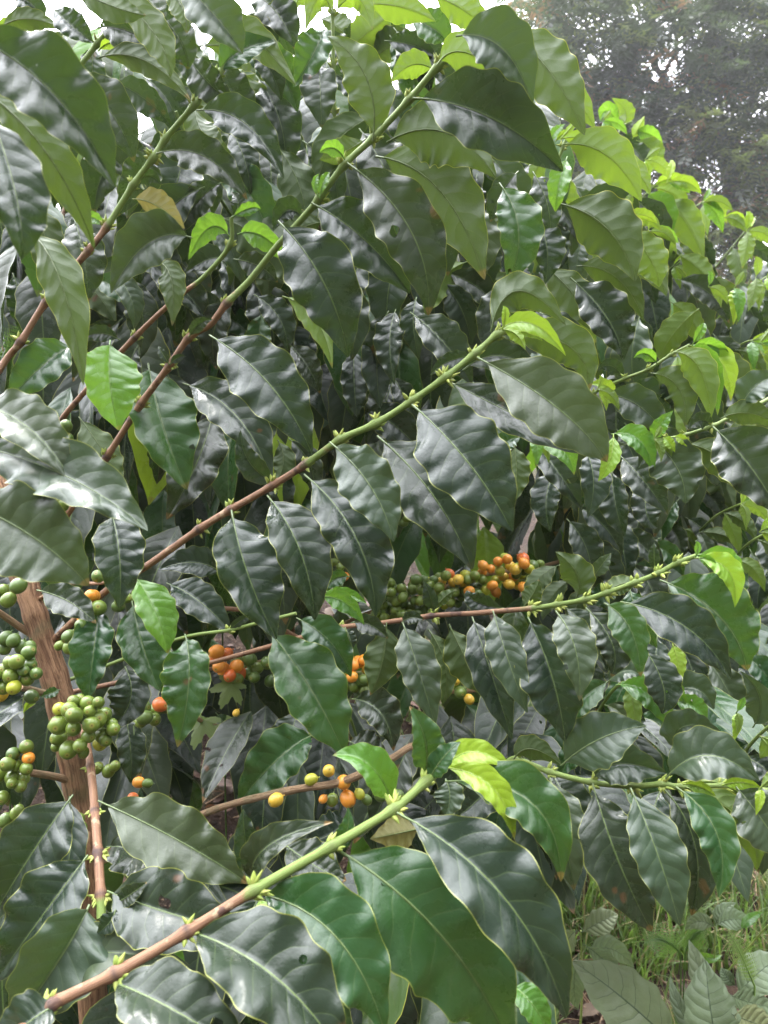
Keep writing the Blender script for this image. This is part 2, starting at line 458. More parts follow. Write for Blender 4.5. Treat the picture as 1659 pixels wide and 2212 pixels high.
def cherry_mesh():
    mb = MB(); NU, NV = 18, 12
    rows = []; uvs = []
    for i in range(NV + 1):
        th = PI * i / NV
        z = math.cos(th); r = math.sin(th)
        zz = z * 1.18
        if z > .93: zz -= (z - .93) * 1.3
        rows.append([Vector((r * math.cos(2 * PI * j / NU), r * math.sin(2 * PI * j / NU), zz)) for j in range(NU)])
        uvs.append([(j / NU, i / NV) for j in range(NU)])
    mb.grid(rows, uvs, False, 0, None, True)
    mb.tube([Vector((0, 0, -1.05)), Vector((.05, 0, -1.25)), Vector((.08, .02, -1.5))], [.12, .1, .1], 6)
    return mb
CH = {}
for k in BERRY:
    o = cherry_mesh().build('cherry', BERRY[k]); CH[k] = o.data; D.objects.remove(o)
def cherry(parent, p, r, kind, axis):
    o = D.objects.new('cherry', CH[kind]); COL.objects.link(o)
    o.rotation_euler = axis.to_track_quat('Z', 'Y').to_euler()
    o.scale = (r, r, r)
    place(o, p, parent)
    if BLAB[kind]: o['label'] = BLAB[kind]
    return o
def cherry_list(parent, txt, d, cx=None, cy=None, spread=.03):
    """'u v r kind' entries; each berry points its navel away from the cluster centre"""
    L = []
    for e in txt.split(';'):
        e = e.split()
        if e: L.append((float(e[0]), float(e[1]), float(e[2]), e[3]))
    pk = []
    cx = cx if cx is not None else sum(e[0] for e in L) / len(L); cy = cy if cy is not None else sum(e[1] for e in L) / len(L)
    for (u, v, r, k) in L:
        rr = random.Random(int(u * 31 + v * 17))
        q = math.hypot(u - cx, v - cy) * d / F
        dd = d - spread * math.sqrt(max(0, 1 - (q / .04) ** 2)) * rr.uniform(.4, 1) + rr.uniform(-.006, .01)
        pk.append([at(u, v, dd), r * d / F * .93, 'G' if k in 'OR' and u < 80 and v != 1640 else k])
    for _ in range(60):
        for i in range(len(pk)):
            for j in range(i):
                df = pk[i][0] - pk[j][0]; mn = (pk[i][1] + pk[j][1]) * .97
                if 0 < df.length < mn:
                    df.y *= 1.6; sh = df.normalized() * (mn - df.length) * .5
                    pk[i][0] = pk[i][0] + sh; pk[j][0] = pk[j][0] - sh
    for p, r, k in pk:
        c = at(cx, cy, d + .012); rr = random.Random(int(p.x * 3e4 + p.z * 1.7e4))
        ax = (p - c).normalized() + Vector((rr.uniform(-.5, .5), rr.uniform(-.7, .2), rr.uniform(-.5, .3)))
        cherry(parent, p, r, k, ax)

def parse(txt, parent, dshift=0.0):
    for ln in txt.strip().splitlines():
        ln = ln.split('#')[0].split()
        if not ln: continue
        o = {}
        for e in ln[8:]: o[e[0]] = float(e[1:])
        px_leaf(ln[0], [float(x) for x in ln[1:8]], o, parent, dshift)


# ------------------------------------------------------------------ the five coffee shrubs
G_TREE = 'coffee shrubs planted close together'
def shrub(label, u, v, d, base=None):
    p = base or at(u, v, d); p = Vector((p.x, p.y, ground_z(p.x, p.y) - .01))
    return thing('coffee_shrub', label, 'shrub', p, G_TREE)
def trunk(parent, pts, r0, r1, mat=None, n=20):
    S = spline(pts, 10); k = len(S) - 1
    mb = MB()
    mb.tube(S, [r0 + (r1 - r0) * i / k + .35 * r0 * max(0, 1 - i / 6) ** 2 + r0 * .22 * noise.noise(Vector((i * .33, r0 * 900, 2))) for i in range(k + 1)], n, rough=.16, uvf=None)
    return mb.build('trunk', mat or M_TRUNK, parent, S[0])

# --- A: the shrub whose bare trunk stands at the left
A = shrub('coffee shrub with bare brown trunk, green cherry clusters and long drooping branches', 188, 1850, .76)
trunk(A, [A.location.copy(), at(190, 2010, .755), at(178, 1800, .75), at(160, 1665, .75), at(138, 1540, .75), at(100, 1400, .76), at(62, 1285, .77), at(20, 1140, .80), at(-30, 950, .85)], .0150, .0125)
stub = []
for pts in ([(112, 1390, .765), (55, 1362, .76), (0, 1325, .74), (-60, 1290, .72)], [(140, 1502, .75), (95, 1497, .73), (45, 1484, .71)], [(160, 1690, .75), (120, 1678, .73), (60, 1668, .71)], [(182, 1880, .75), (240, 1850, .78), (290, 1826, .82)]):
    stub.append(px_branch(A, 'branch', pts, .0058, .0048, 3, False, M_TAN, .15))

b1 = px_branch(A, 'branch', [(104, 1395, .765), (150, 1350, .75), (235, 1272, .72), (318, 1222, .69), (432, 1142, .665, .6), (500, 1100, .655, .7), (590, 1048, .64, 1), (662, 1002, .63, .7), (735, 950, .62, .6), (812, 915, .61, 1.2), (890, 866, .605, 1), (962, 815, .60, 1), (1026, 764, .60, .6), (1075, 722, .60, .4), (1100, 712, .60)], .0054, .0032, .52)
parse("""
d 500 1102 535 1240 597 1380 150 d.60
d 577 1070 648 1190 680 1340 138 d.585
d 657 1025 768 1160 812 1332 148 d.60
w 712 955 800 1050 850 1170 130 d.565 p-30 m-12
d 815 942 935 1070 1020 1230 168 d.63
d 890 874 1012 1000 1106 1147 190 d.585 p-14 m-34
w 1030 772 1205 882 1311 998 160 d.57 p-8 m-40
d 965 822 1130 905 1300 988 95 d.645 m-45
-u 1080 722 1225 745 1273 842 105 d.64
y 1078 712 1150 700 1222 768 48 d.575
-u 1060 717 1118 628 1222 702 95 d.61
d 1000 800 1090 770 1180 840 70 d.66
d 1022 770 970 780 930 810 40 d.62
d 600 1045 540 1000 520 930 60 d.68
""", b1)
b2 = px_branch(A, 'branch', [(98, 1210, .80), (145, 1112, .79), (232, 985, .77, .8), (305, 872, .75, 1), (366, 790, .73, .8), (408, 730, .72, .8), (455, 700, .71), (490, 655, .70, .8), (540, 605, .70), (600, 530, .69), (655, 470, .68), (690, 428, .67, 1.3), (745, 355, .66, 1), (808, 296, .66, 1.1), (884, 215, .65, .8), (945, 145, .64, .8), (985, 118, .63)], .0052, .0036, .45)
parse("""
d 600 477 700 612 752 772 165 d.63 p-12 m-36
d 672 438 790 520 885 634 138 d.66
d 750 352 888 500 925 682 150 d.62 p-16 m-30
-u 812 338 950 412 1047 604 175 d.69
-u 805 305 792 170 708 78 120 d.62 p10 m10
d 892 212 1062 255 1216 370 165 d.585 m-48
-u 835 308 960 285 1072 384 150 d.66
-v 945 140 1020 118 1146 228 100 d.60
w 985 78 1085 105 1149 230 135 d.585
-u 790 300 740 330 690 345 60 d.67
g 690 428 700 390 712 372 22 d.66
g 688 425 680 395 690 375 18 d.66
-v 940 152 890 140 845 178 62 d.68
d 452 724 582 830 673 978 158 d.64 p-12 m-24
d 395 828 512 900 586 1043 112 d.74
m 320 785 352 920 404 1058 150 d.80
g 745 345 720 320 690 330 40 d.65
d 655 470 620 455 590 500 60 d.70
d 408 728 430 700 460 690 30 d.69
d 366 788 352 765 342 748 20 d.72
d 366 788 385 772 402 770 20 d.72
-v 610 640 682 690 718 796 58 d.70
d 985 118 1050 140 1100 220 110 d.66
""", b2)
b4 = px_branch(A, 'branch', [(62, 1030, .86), (122, 922, .84, .6), (180, 850, .82), (292, 728, .80, .6), (380, 645, .78, 1.1), (440, 598, .78), (496, 530, .77, .5), (500, 470, .76)], .0050, .0028, .66)
parse("""
m 160 745 92 790 12 872 98 d.76
g 238 735 238 830 258 930 128 d.66
-u 340 565 370 605 372 704 66 d.74
g 497 512 452 492 407 562 62 d.72
g 513 506 570 512 632 577 58 d.72
w 415 514 320 525 240 634 120 d.70
-u 170 900 222 975 265 1052 82 d.84
d 460 890 425 1000 360 1122 118 d.86
d 260 735 215 720 170 735 40 d.80
d 500 470 515 440 500 415 38 d.77
g 500 470 540 450 562 452 30 d.76
d 485 560 450 560 400 590 60 d.80
d 505 560 560 575 600 610 60 d.80
""", b4)
b6 = px_branch(A, 'branch', [(120, 1480, .78), (330, 1400, .80), (410, 1374, .76), (497, 1361, .74, .5), (560, 1345, .73), (640, 1325, .72)], .0030, .0024, -1)
parse("""
m 400 1370 408 1475 383 1614 114 d.63
m 640 1335 712 1385 758 1462 90 d.66
m 577 1358 672 1490 745 1634 152 d.62
g 690 1290 742 1300 787 1350 48 d.66
g 700 1278 750 1284 792 1304 30 d.68
m 755 1246 725 1250 700 1276 40 d.70
d 480 1240 420 1215 340 1232 72 d.85
d 360 1260 432 1300 500 1367 84 d.80
d 495 1362 520 1340 552 1325 22 d.74
""", b6)
b7 = px_branch(A, 'branch', [(130, 1500, .80), (420, 1440, .82), (640, 1380, .80), (740, 1355, .76, .4), (830, 1345, .73), (935, 1330, .70, .7), (1020, 1325, .68), (1080, 1320, .66), (1150, 1314, .65, .8), (1205, 1306, .64, .7), (1265, 1295, .63, .8), (1312, 1280, .625, 1), (1372, 1258, .62, .8), (1422, 1238, .62, .8), (1465, 1215, .615, .5), (1505, 1200, .61)], .0040, .0027, .52)
parse("""
y 1500 1205 1572 1232 1587 1312 58 d.59
g 1502 1200 1575 1210 1596 1285 48 d.62
m 1425 1253 1552 1330 1614 1448 150 d.635 t.60 m-45
d 1340 1300 1482 1355 1579 1468 112 d.59 m-50
m 1305 1303 1362 1360 1384 1462 82 d.585
d 1265 1313 1322 1390 1320 1462 90 d.61
w 1200 1320 1242 1400 1252 1514 92 d.575
d 1140 1333 1192 1460 1221 1602 138 d.60
w 1065 1320 1096 1420 1139 1540 88 d.61
d 1020 1333 1060 1450 1106 1598 94 d.64
-u 970 1348 1010 1430 1062 1512 90 d.68
w 870 1345 905 1450 940 1568 96 d.64
-u 835 1345 826 1430 800 1502 92 d.72
-u 925 1360 962 1440 955 1524 72 d.72
d 935 1320 930 1290 915 1255 38 d.69
-u 936 1320 960 1290 985 1275 30 d.69
-u 1245 1293 1246 1240 1200 1192 78 d.66
w 1280 1250 1300 1220 1320 1195 36 d.68
-u 1310 1285 1340 1262 1392 1258 48 d.64
d 1415 1240 1413 1200 1413 1172 26 d.64
-u 1130 1312 1150 1285 1165 1252 48 d.67
d 1095 1316 1030 1300 1010 1275 50 d.70
d 760 1345 800 1350 838 1380 50 d.72
d 745 1355 756 1380 761 1402 30 d.73
d 868 1345 890 1334 916 1340 32 d.70
m 1360 1270 1380 1330 1420 1400 70 d.66
""", b7)
b8 = px_branch(A, 'branch', [(185, 1850, .77), (290, 1826, .82), (430, 1762, .80), (520, 1732, .76), (640, 1705, .70), (740, 1688, .68), (840, 1642, .68), (905, 1610, .69), (1000, 1640, .70), (1110, 1668, .68), (1150, 1675, .66)], .0062, .0044, 3, False, M_TAN, .16)
b9 = px_branch(A, 'branch', [(1085, 1655, .66), (1115, 1640, .65, .9), (1190, 1668, .63, .8), (1278, 1690, .61, 1), (1365, 1698, .60, .9), (1430, 1694, .59, .8), (1470, 1700, .585, .6), (1560, 1698, .58, .9), (1640, 1706, .57), (1720, 1712, .56)], .0036, .0028, -1)
parse("""
w 1188 1680 1215 1790 1240 1922 106 d.60
d 1280 1692 1336 1860 1408 2012 155 d.585 p-10 m-30
w 1362 1702 1422 1850 1468 2000 116 d.56
d 1436 1706 1502 1830 1494 1977 112 d.585
m 1460 1700 1548 1800 1552 1938 92 d.55
-v 1480 1700 1602 1775 1634 1882 88 d.575
y 1476 1694 1512 1700 1546 1720 30 d.57
-v 1500 1690 1590 1708 1642 1800 80 d.59
w 1590 1700 1645 1770 1700 1855 130 d.56
w 1212 1654 1296 1596 1396 1568 132 d.585 p-14 m-14
w 1282 1682 1340 1650 1442 1672 100 d.61
w 1438 1682 1530 1632 1640 1688 118 d.57
-u 1110 1640 1150 1618 1216 1655 62 d.64
y 1560 1697 1600 1690 1645 1702 34 d.57
d 1190 1668 1230 1740 1300 1880 100 d.66
d 1430 1700 1400 1790 1380 1900 90 d.66
w 1460 1622 1475 1570 1556 1580 86 d.64
d 1110 1642 1040 1720 980 1770 90 d.70
""", b9)
b10 = px_branch(A, 'branch', [(150, 1560, .75), (180, 1582, .70), (196, 1660, .645, .5), (205, 1755, .60, .9), (212, 1845, .565, 1), (217, 1935, .54, 1), (219, 1985, .53)], .0046, .0048, .86)
parse("""
d 158 1717 70 1842 -22 1992 150 d.60
d 190 1847 98 1970 -12 2122 158 d.56
w 193 1955 128 2072 15 2235 190 d.53
w 212 1730 385 1815 536 1908 152 d.58
-u 235 1850 320 1880 402 1882 62 d.63
d 232 1925 365 1972 542 2022 170 d.54
g 268 1980 340 2040 402 2097 82 d.56
d 254 1950 285 1930 318 1905 46 d.53
d 250 1965 237 1992 210 2016 50 d.52
w 95 2172 205 2062 432 2106 118 d.545
d 230 1830 320 1850 440 1940 120 d.64
d 150 1720 150 1850 120 1960 90 d.66
""", b10)
own = px_branch(A, 'branch', [(72, 1300, .77), (150, 1262, .74), (215, 1260, .72), (290, 1243, .70)], .0032, .0022, 2)
parse("""
d 240 1105 258 1200 258 1314 114 d.62
d 80 1275 150 1300 207 1347 78 d.62
g 290 1243 338 1325 362 1412 88 d.68
m 215 1308 202 1410 190 1517 100 d.70
m 285 1298 310 1400 345 1492 110 d.71
d 270 1440 282 1510 240 1572 95 d.74
d 270 1540 282 1620 282 1692 66 d.76
m 130 1490 110 1497 88 1506 24 d.72
y 85 1508 66 1515 50 1542 20 d.72
""", own)
# cherries of A
cherry_list(b10, "181 1560 19 G;132 1563 22 G;155 1572 17 G;126 1592 17 G;213 1560 21 G;240 1572 15 G;221 1588 17 G;196 1547 14 G;150 1534 18 G;164 1547 18 G;193 1520 17 G;205 1533 18 G;231 1540 15 G;128 1535 15 L;148 1620 20 G;173 1610 15 G;216 1605 16 L;175 1530 14 G;210 1518 13 G;190 1590 15 G;118 1570 13 G;240 1555 13 G;122 1612 12 G;160 1515 14 G;228 1600 14 G;180 1625 13 G;135 1548 13 L;172 1512 13 G", .665, 182, 1567, .05)
cherry_list(own, "175 1350 14 K;148 1375 15 K;163 1372 13 K;128 1395 11 G;150 1398 15 G;213 1313 18 G;180 1337 14 O;192 1290 14 O;212 1245 15 K;258 1300 12 G;275 1292 12 G;255 1310 14 K;183 1295 15 G;202 1287 14 O", .70, None, None, .02)
cherry_list(stub[0], "18 1296 17 G;40 1265 18 K;5 1275 14 G;133 1068 15 G;122 1090 15 K;135 1088 14 G;140 1062 16 K;143 920 14 K;142 950 17 K;105 1110 14 G;15 1380 16 K;45 1395 15 K;30 1385 15 K;10 1400 15 K;62 1398 14 K", .73, None, None, .01)
cherry_list(stub[1], "12 1445 18 G;38 1438 17 G;30 1458 18 G;54 1465 16 G;30 1485 16 L;8 1482 17 G;20 1430 15 O;2 1500 16 Y;45 1448 13 K;-8 1462 16 G;62 1410 16 K;66 1435 14 K;78 1455 14 K;68 1505 16 K", .70, 25, 1462, .03)
cherry_list(stub[2], "38 1628 15 K;15 1655 17 G;58 1655 14 G;52 1620 16 O;60 1640 14 O;30 1675 15 G;48 1680 15 G;6 1675 17 G;40 1690 14 G;22 1692 12 G;5 1723 15 R;28 1660 14 G;14 1770 15 K;32 1760 14 G;40 1752 12 O", .70, 30, 1660, .03)
cherry_list(stub[3], "142 1815 18 L;172 1768 14 G;175 1788 14 G;148 1800 14 K;120 1840 16 G;114 1870 14 G;98 1888 13 K;160 1820 15 G;165 1805 13 K;232 1665 15 G;248 1655 12 G;213 1660 13 G;150 1775 13 K;130 1860 13 K", .70, 145, 1820, .02)
cherry_list(b8, "596 1728 16 Y;672 1684 14 L;710 1665 14 Y;742 1690 17 O;753 1725 18 O;718 1728 14 G;775 1716 12 L;792 1728 12 K;812 1640 13 G;698 1726 10 O;822 1720 13 K;860 1718 14 K;300 1690 13 O;287 1722 11 R;318 1692 11 K;840 1655 12 K", .69, 720, 1690, .01)

# --- B: the shrub close to the lens at the left, only its branches reach into view
B = shrub('coffee shrub closest to the lens with huge glossy leaves along one bottom branch', 0, 0, 0, Vector((-.62, .12, 0)))
trunk(B, [B.location.copy(), Vector((-.61, .13, .4)), Vector((-.63, .13, .8)), Vector((-.62, .12, 1.2)), Vector((-.64, .13, 1.6)), Vector((-.63, .14, 1.95))], .022, .010)
c1 = px_branch(B, 'branch', [(-560, 2560, .26), (-180, 2330, .34), (28, 2235, .385), (108, 2172, .40, .5), (250, 2102, .41, .6), (405, 2012, .425, .9), (548, 1924, .44, .9), (716, 1828, .455, .8), (850, 1748, .47, .9), (918, 1690, .485, .4), (960, 1656, .50)], .0048, .0037, .60)
parse("""
d 858 1756 1085 1935 1224 2200 190 d.455 t.42 m-58 p-10
m 722 1832 952 2020 1105 2270 265 d.462 t.465 p-10 m-22
m 552 1930 722 2020 832 2235 195 d.455 p-22 m-20
d 402 2010 595 2112 745 2295 215 d.43
d 242 2122 375 2182 565 2300 160 d.41
y 560 1940 577 1982 611 2032 44 d.47
d 545 1906 578 1828 720 1776 78 d.49
d 545 1904 530 1820 525 1748 58 d.50
m 716 1828 748 1800 752 1742 44 d.47
m 918 1680 918 1600 884 1526 80 d.50
g 850 1745 800 1655 718 1632 88 d.51
y 952 1672 1020 1624 1112 1668 58 d.52
y 955 1658 1062 1700 1111 1812 66 d.495
m 962 1688 1145 1732 1212 1903 130 d.515
m 925 1690 955 1640 995 1602 54 d.49
d 610 1820 680 1870 748 1902 100 d.56
-o 905 1790 860 1800 800 1812 80 d.60
w 962 1682 972 1722 960 1764 74 d.58
d 290 2142 372 2122 452 2142 62 d.47
x 290 2160 300 2130 320 2108 26 d.52
d 120 2172 60 2210 -20 2280 120 d.40
d 560 1935 520 2040 500 2160 120 d.56
d 720 1830 680 1960 690 2100 130 d.56
g 1106 2130 1150 2170 1190 2240 70 d.52
""", c1)
c2 = px_branch(B, 'branch', [(-760, 640, .36), (-300, 330, .34), (-120, 150, .34), (-60, 70, .35)], .0040, .003, .3)
parse("""
d -62 78 118 205 249 405 195 d.37 t.40 m-50 p-8
-u -45 190 100 330 204 537 116 d.40 t.42
d -25 235 34 420 46 560 132 d.36 t.35
w -60 868 62 925 156 1042 128 d.47 l.3
w -62 960 145 1030 319 1147 150 d.475
w -85 1080 72 1160 191 1265 205 d.45
-u 62 500 132 612 180 832 100 d.50 t.50
""", c2)
c3 = px_branch(B, 'branch', [(-250, 1250, .60), (-120, 990, .68), (0, 796, .73), (45, 738, .73, .6), (100, 652, .73, .8), (190, 542, .72, .7), (232, 488, .72, 1.1), (288, 400, .715, 1.2), (330, 342, .71, .9), (358, 300, .71, 1), (420, 226, .70, .6), (470, 162, .70, .5), (500, 118, .70)], .0052, .0034, .50)
parse("""
d 425 238 532 268 613 387 92 d.66
d 337 332 442 338 534 432 88 d.66
-o 287 430 340 445 399 494 72 d.70
d 160 470 182 560 190 652 92 d.77
d 405 120 452 180 508 224 84 d.70
m 472 160 520 110 600 90 70 d.70
d 330 340 300 380 250 470 90 d.78
-u 420 224 440 290 500 330 80 d.74
g 225 490 200 470 172 470 30 d.72
d 290 402 320 380 350 400 40 d.73
-u 480 90 540 80 640 185 80 d.72
""", c3)
c4 = px_branch(B, 'branch', [(-90, 420, .80), (40, 300, .76), (95, 250, .75), (155, 165, .74, .5), (210, 95, .74, .8), (260, 30, .73), (310, -60, .72)], .0042, .003, .1)
parse("""
d 156 166 238 240 290 350 116 d.70
-w 148 -32 240 12 316 33 66 d.52
-u 228 -25 330 68 368 168 84 d.55
-u 345 -35 390 10 403 72 60 d.56
d 325 10 388 85 405 150 90 d.60
w 385 -45 468 38 524 117 115 d.55
d 112 15 160 60 202 92 66 d.72
d 210 60 290 72 402 142 92 d.70
-u 212 125 312 130 412 217 62 d.69
y 212 110 242 92 278 102 26 d.71
d 156 168 110 200 80 290 80 d.78
d 205 95 200 160 215 230 60 d.80
-u 0 60 60 40 130 62 50 d.75
d 20 -10 70 10 90 60 60 d.76
-v -10 75 20 50 60 65 28 d.78
d 300 -20 360 60 330 120 90 d.74
""", c4)

# --- C: the shrub behind, with upright shoots against the sky and the ripe branches low in its shade
Cs = shrub('tall dark coffee shrub behind, upright shoots against the sky, ripe orange cherries low down', 0, 0, 0, at(620, 1300, 1.45))
tz = Cs.location
trunk(Cs, [tz.copy(), tz + Vector((.02, .02, .5)), tz + Vector((.0, .0, .95)), tz + Vector((.03, -.02, 1.35)), tz + Vector((.03, 0, 1.75))], .022, .008)
e1 = px_branch(Cs, 'branch', [(725, 560, .98), (728, 330, .92), (722, 240, .90, .5), (720, 140, .88, .6), (718, 30, .87, .5), (716, 5, .87)], .0035, .0026, -1)
parse("""
-v 718 28 690 -5 660 66 58 d.82
-v 722 28 772 -5 805 66 60 d.82
-y 716 20 712 0 715 -30 22 d.86
-v 790 10 862 14 941 46 72 d.84
-v 930 -12 1002 22 1056 72 74 d.84
m 880 36 942 66 962 92 78 d.88
d 830 88 892 98 942 122 52 d.90
m 702 58 676 118 633 188 84 d.80
d 690 138 692 200 695 277 86 d.80
-v 640 60 600 30 560 60 60 d.86
-v 745 0 660 -10 640 25 40 d.86
d 690 60 740 120 760 190 60 d.92
d 560 120 610 150 660 210 80 d.92
-u 620 260 570 200 500 180 80 d.95
d 500 40 560 90 580 150 90 d.86
d 540 -20 600 30 640 110 90 d.86
-u 430 100 520 110 570 170 80 d.9
d 850 60 900 130 930 200 80 d.92
-v 1030 10 1000 -10 960 -20 50 d.88
-v 752 104 800 66 856 22 84 d.93
d 728 112 776 96 838 66 80 d.95
m 872 96 836 48 776 34 76 d.96
-u 800 132 852 96 908 86 80 d.94
-v 850 60 812 14 770 -20 70 d.97
-u 690 40 730 60 772 104 66 d.98
-v 830 200 800 170 780 230 40 d.92
""", e1)
e2 = px_branch(Cs, 'branch', [(640, 700, 1.3), (560, 560, 1.1), (470, 420, 1.0), (415, 330, .95), (380, 240, .92)], .0035, .0026, .3)
parse("""
m 440 700 500 690 560 760 70 d.95
d 855 668 842 740 853 832 70 d.88
d 900 642 893 702 906 777 64 d.86
d 822 700 814 790 822 882 80 d.90
d 765 745 765 830 772 902 66 d.92
d 850 820 820 900 790 962 92 d.95
-u 600 950 612 1000 590 1052 56 d.85
d 610 700 640 760 640 850 90 d.95
d 700 760 690 830 720 920 90 d.97
-u 700 480 640 500 570 560 80 d.86
""", e2)
# ripe branches in the shade
ripe = [px_branch(Cs, 'branch', p, .0048, .004, 3, False, M_TAN, .15) for p in (
 [(640, 1400, 1.40), (780, 1330, 1.26), (930, 1280, 1.18), (1010, 1250, 1.16), (1085, 1235, 1.17), (1160, 1225, 1.22), (1260, 1200, 1.3)],
 [(620, 1420, 1.40), (560, 1430, 1.2), (500, 1440, 1.1), (440, 1446, 1.05)],
 [(640, 1480, 1.38), (700, 1470, 1.15), (770, 1455, 1.0), (850, 1445, .98), (960, 1430, 1.0)],
 [(600, 1560, 1.40), (480, 1570, 1.1), (390, 1535, .92), (330, 1530, .88), (300, 1545, .86)],
 [(900, 1500, 1.3), (960, 1496, 1.1), (1040, 1490, 1.05)],
 [(1010, 1250, 1.6), (1180, 1185, 1.7), (1300, 1140, 1.75), (1380, 1128, 1.8)])]
def berry_run(parent, u0, v0, u1, v1, n, d, kinds, w=26, r=10.5, seed=1):
    rr = random.Random(seed); out = []
    tries = 0
    while len(out) < n and tries < 3000:
        tries += 1
        t = rr.random(); u = u0 + (u1 - u0) * t + rr.uniform(-1, 1) * w * .6; v = v0 + (v1 - v0) * t + rr.uniform(-1, 1) * w; z = rr.uniform(-.022, .022)
        p = at(u, v, d + z)
        if all((p - q).length > 1.78 * r * d / F for q, _ in out): out.append((p, (u, v)))
    for p, (u, v) in out:
        t = (u - u0) / (u1 - u0 + .01)
        k = rr.choice(kinds(u, v))
        ax = Vector((rr.uniform(-1, 1), rr.uniform(-1.2, -.1), rr.uniform(-.8, .6)))
        cherry(parent, p, r * d / F * rr.uniform(.9, 1.08), k, ax)
berry_run(ripe[0], 826, 1300, 920, 1284, 34, 1.10, lambda u, v: 'KKGGG', 40, 11, 1)
berry_run(ripe[0], 925, 1278, 1012, 1272, 24, 1.10, lambda u, v: 'KGGGL', 32, 11, 2)
berry_run(ripe[0], 940, 1262, 1000, 1246, 7, 1.09, lambda u, v: 'YOLR', 12, 11, 3)
berry_run(ripe[0], 1012, 1262, 1062, 1245, 15, 1.10, lambda u, v: 'KGGOL', 28, 10.5, 4)
berry_run(ripe[0], 1072, 1245, 1128, 1240, 19, 1.12, lambda u, v: 'OOROYL', 36, 11, 5)
berry_run(ripe[0], 1120, 1246, 1165, 1236, 16, 1.14, lambda u, v: 'KKGL', 30, 10.5, 6)
berry_run(ripe[1], 468, 1428, 515, 1440, 8, 1.03, lambda u, v: 'ORRO', 24, 14, 7)
berry_run(ripe[1], 515, 1442, 580, 1448, 12, 1.05, lambda u, v: 'KKG', 24, 13, 8)
berry_run(ripe[2], 760, 1440, 800, 1462, 12, .95, lambda u, v: 'OOY' if v < 1455 else 'OK', 28, 13, 9)
berry_run(ripe[2], 735, 1465, 790, 1488, 14, .97, lambda u, v: 'KKG', 22, 13, 10)
berry_run(ripe[3], 300, 1545, 372, 1535, 9, .86, lambda u, v: 'KGG', 16, 15, 11)
berry_run(ripe[3], 340, 1520, 352, 1522, 1, .84, lambda u, v: 'R', 3, 16, 12)
berry_run(ripe[4], 985, 1480, 1010, 1500, 5, 1.03, lambda u, v: 'KGY', 22, 12, 13)
berry_run(ripe[5], 1290, 1130, 1385, 1132, 18, 1.75, lambda u, v: 'OOYGK', 16, 8.5, 14)
cherry_list(ripe[3], "510 1540 8 Y;720 1215 10 G;735 1225 10 G;745 1245 10 O;960 1030 10 K;872 1130 10 K;880 1120 10 G", 1.0)

# --- D: the shrub further right
Ds = shrub('coffee shrub at the right with lime shoot tips and drooping mid-size leaves', 0, 0, 0, Vector((.60, 1.75, 0)))
tz = Ds.location
trunk(Ds, [tz.copy(), tz + Vector((.01, .02, .5)), tz + Vector((-.02, .0, 1.0)), tz + Vector((-.03, .02, 1.15)), tz + Vector((-.05, 0, 1.3))], .02, .008)
f1 = px_branch(Ds, 'branch', [(1230, 905, 1.10), (1282, 850, 1.03, .3), (1350, 818, 1.0, .8), (1400, 798, .98, .4), (1450, 766, .97, .5), (1490, 745, .96)], .0036, .0026, -1)
parse("""
y 1490 746 1556 780 1578 867 58 d.92
g 1482 750 1532 790 1550 897 52 d.90
-v 1456 760 1512 798 1535 907 76 d.88
-u 1405 806 1466 838 1480 922 88 d.90
d 1362 838 1412 858 1460 932 72 d.93
w 1306 850 1382 878 1440 947 86 d.91
g 1420 786 1395 764 1369 773 32 d.96
y 1332 850 1305 832 1275 830 30 d.98
y 1336 848 1318 862 1300 868 18 d.97
d 1350 820 1320 790 1290 800 40 d1.02
""", f1)
f2 = px_branch(Ds, 'branch', [(1760, 800, .90), (1660, 862, .84), (1580, 900, .81, .5), (1540, 920, .80, .6), (1480, 940, .80, .6), (1440, 948, .80, .9), (1412, 952, .80)], .0036, .0024, -1)
parse("""
g 1412 952 1425 920 1454 887 38 d.79
y 1432 946 1446 956 1458 977 24 d.78
y 1455 944 1476 950 1496 970 22 d.78
w 1400 945 1462 1010 1480 1088 122 d.80
-u 1480 957 1572 1000 1642 1092 86 d.79
d 1540 922 1622 1010 1684 1115 155 d.74
w 1600 882 1632 835 1684 810 72 d.80
-u 1556 905 1622 893 1692 930 62 d.80
d 1540 918 1512 908 1486 930 42 d.80
d 1340 985 1392 1040 1442 1112 84 d.90
d 1480 945 1420 960 1380 1010 70 d.86
-u 1600 890 1610 960 1650 1040 80 d.84
""", f2)
f3 = px_branch(Ds, 'branch', [(1240, 1060, 1.05), (1200, 1000, .95), (1160, 950, .88), (1150, 938, .87)], .003, .0022, -1)
parse("""
g 1140 940 1108 915 1072 906 40 d.80
g 1155 940 1212 968 1240 1026 58 d.80
g 1320 938 1382 952 1411 1022 58 d.80
y 1325 938 1318 990 1292 1040 42 d.76
d 1155 958 1206 1020 1258 1102 74 d.84
d 1266 975 1282 1040 1270 1117 76 d.82
-u 1110 960 1116 1020 1110 1087 62 d.80
m 1130 945 1090 960 1085 1010 50 d.85
d 1200 1010 1180 1080 1190 1150 70 d.95
d 1320 1010 1330 1090 1350 1160 70 d.95
d 1400 1020 1395 1100 1420 1140 70 d.95
""", f3)
f4 = px_branch(Ds, 'branch', [(1010, 760, 1.2), (1090, 600, 1.02), (1160, 480, .92), (1215, 320, .90, .5), (1225, 300, .90)], .0036, .0026, .2)
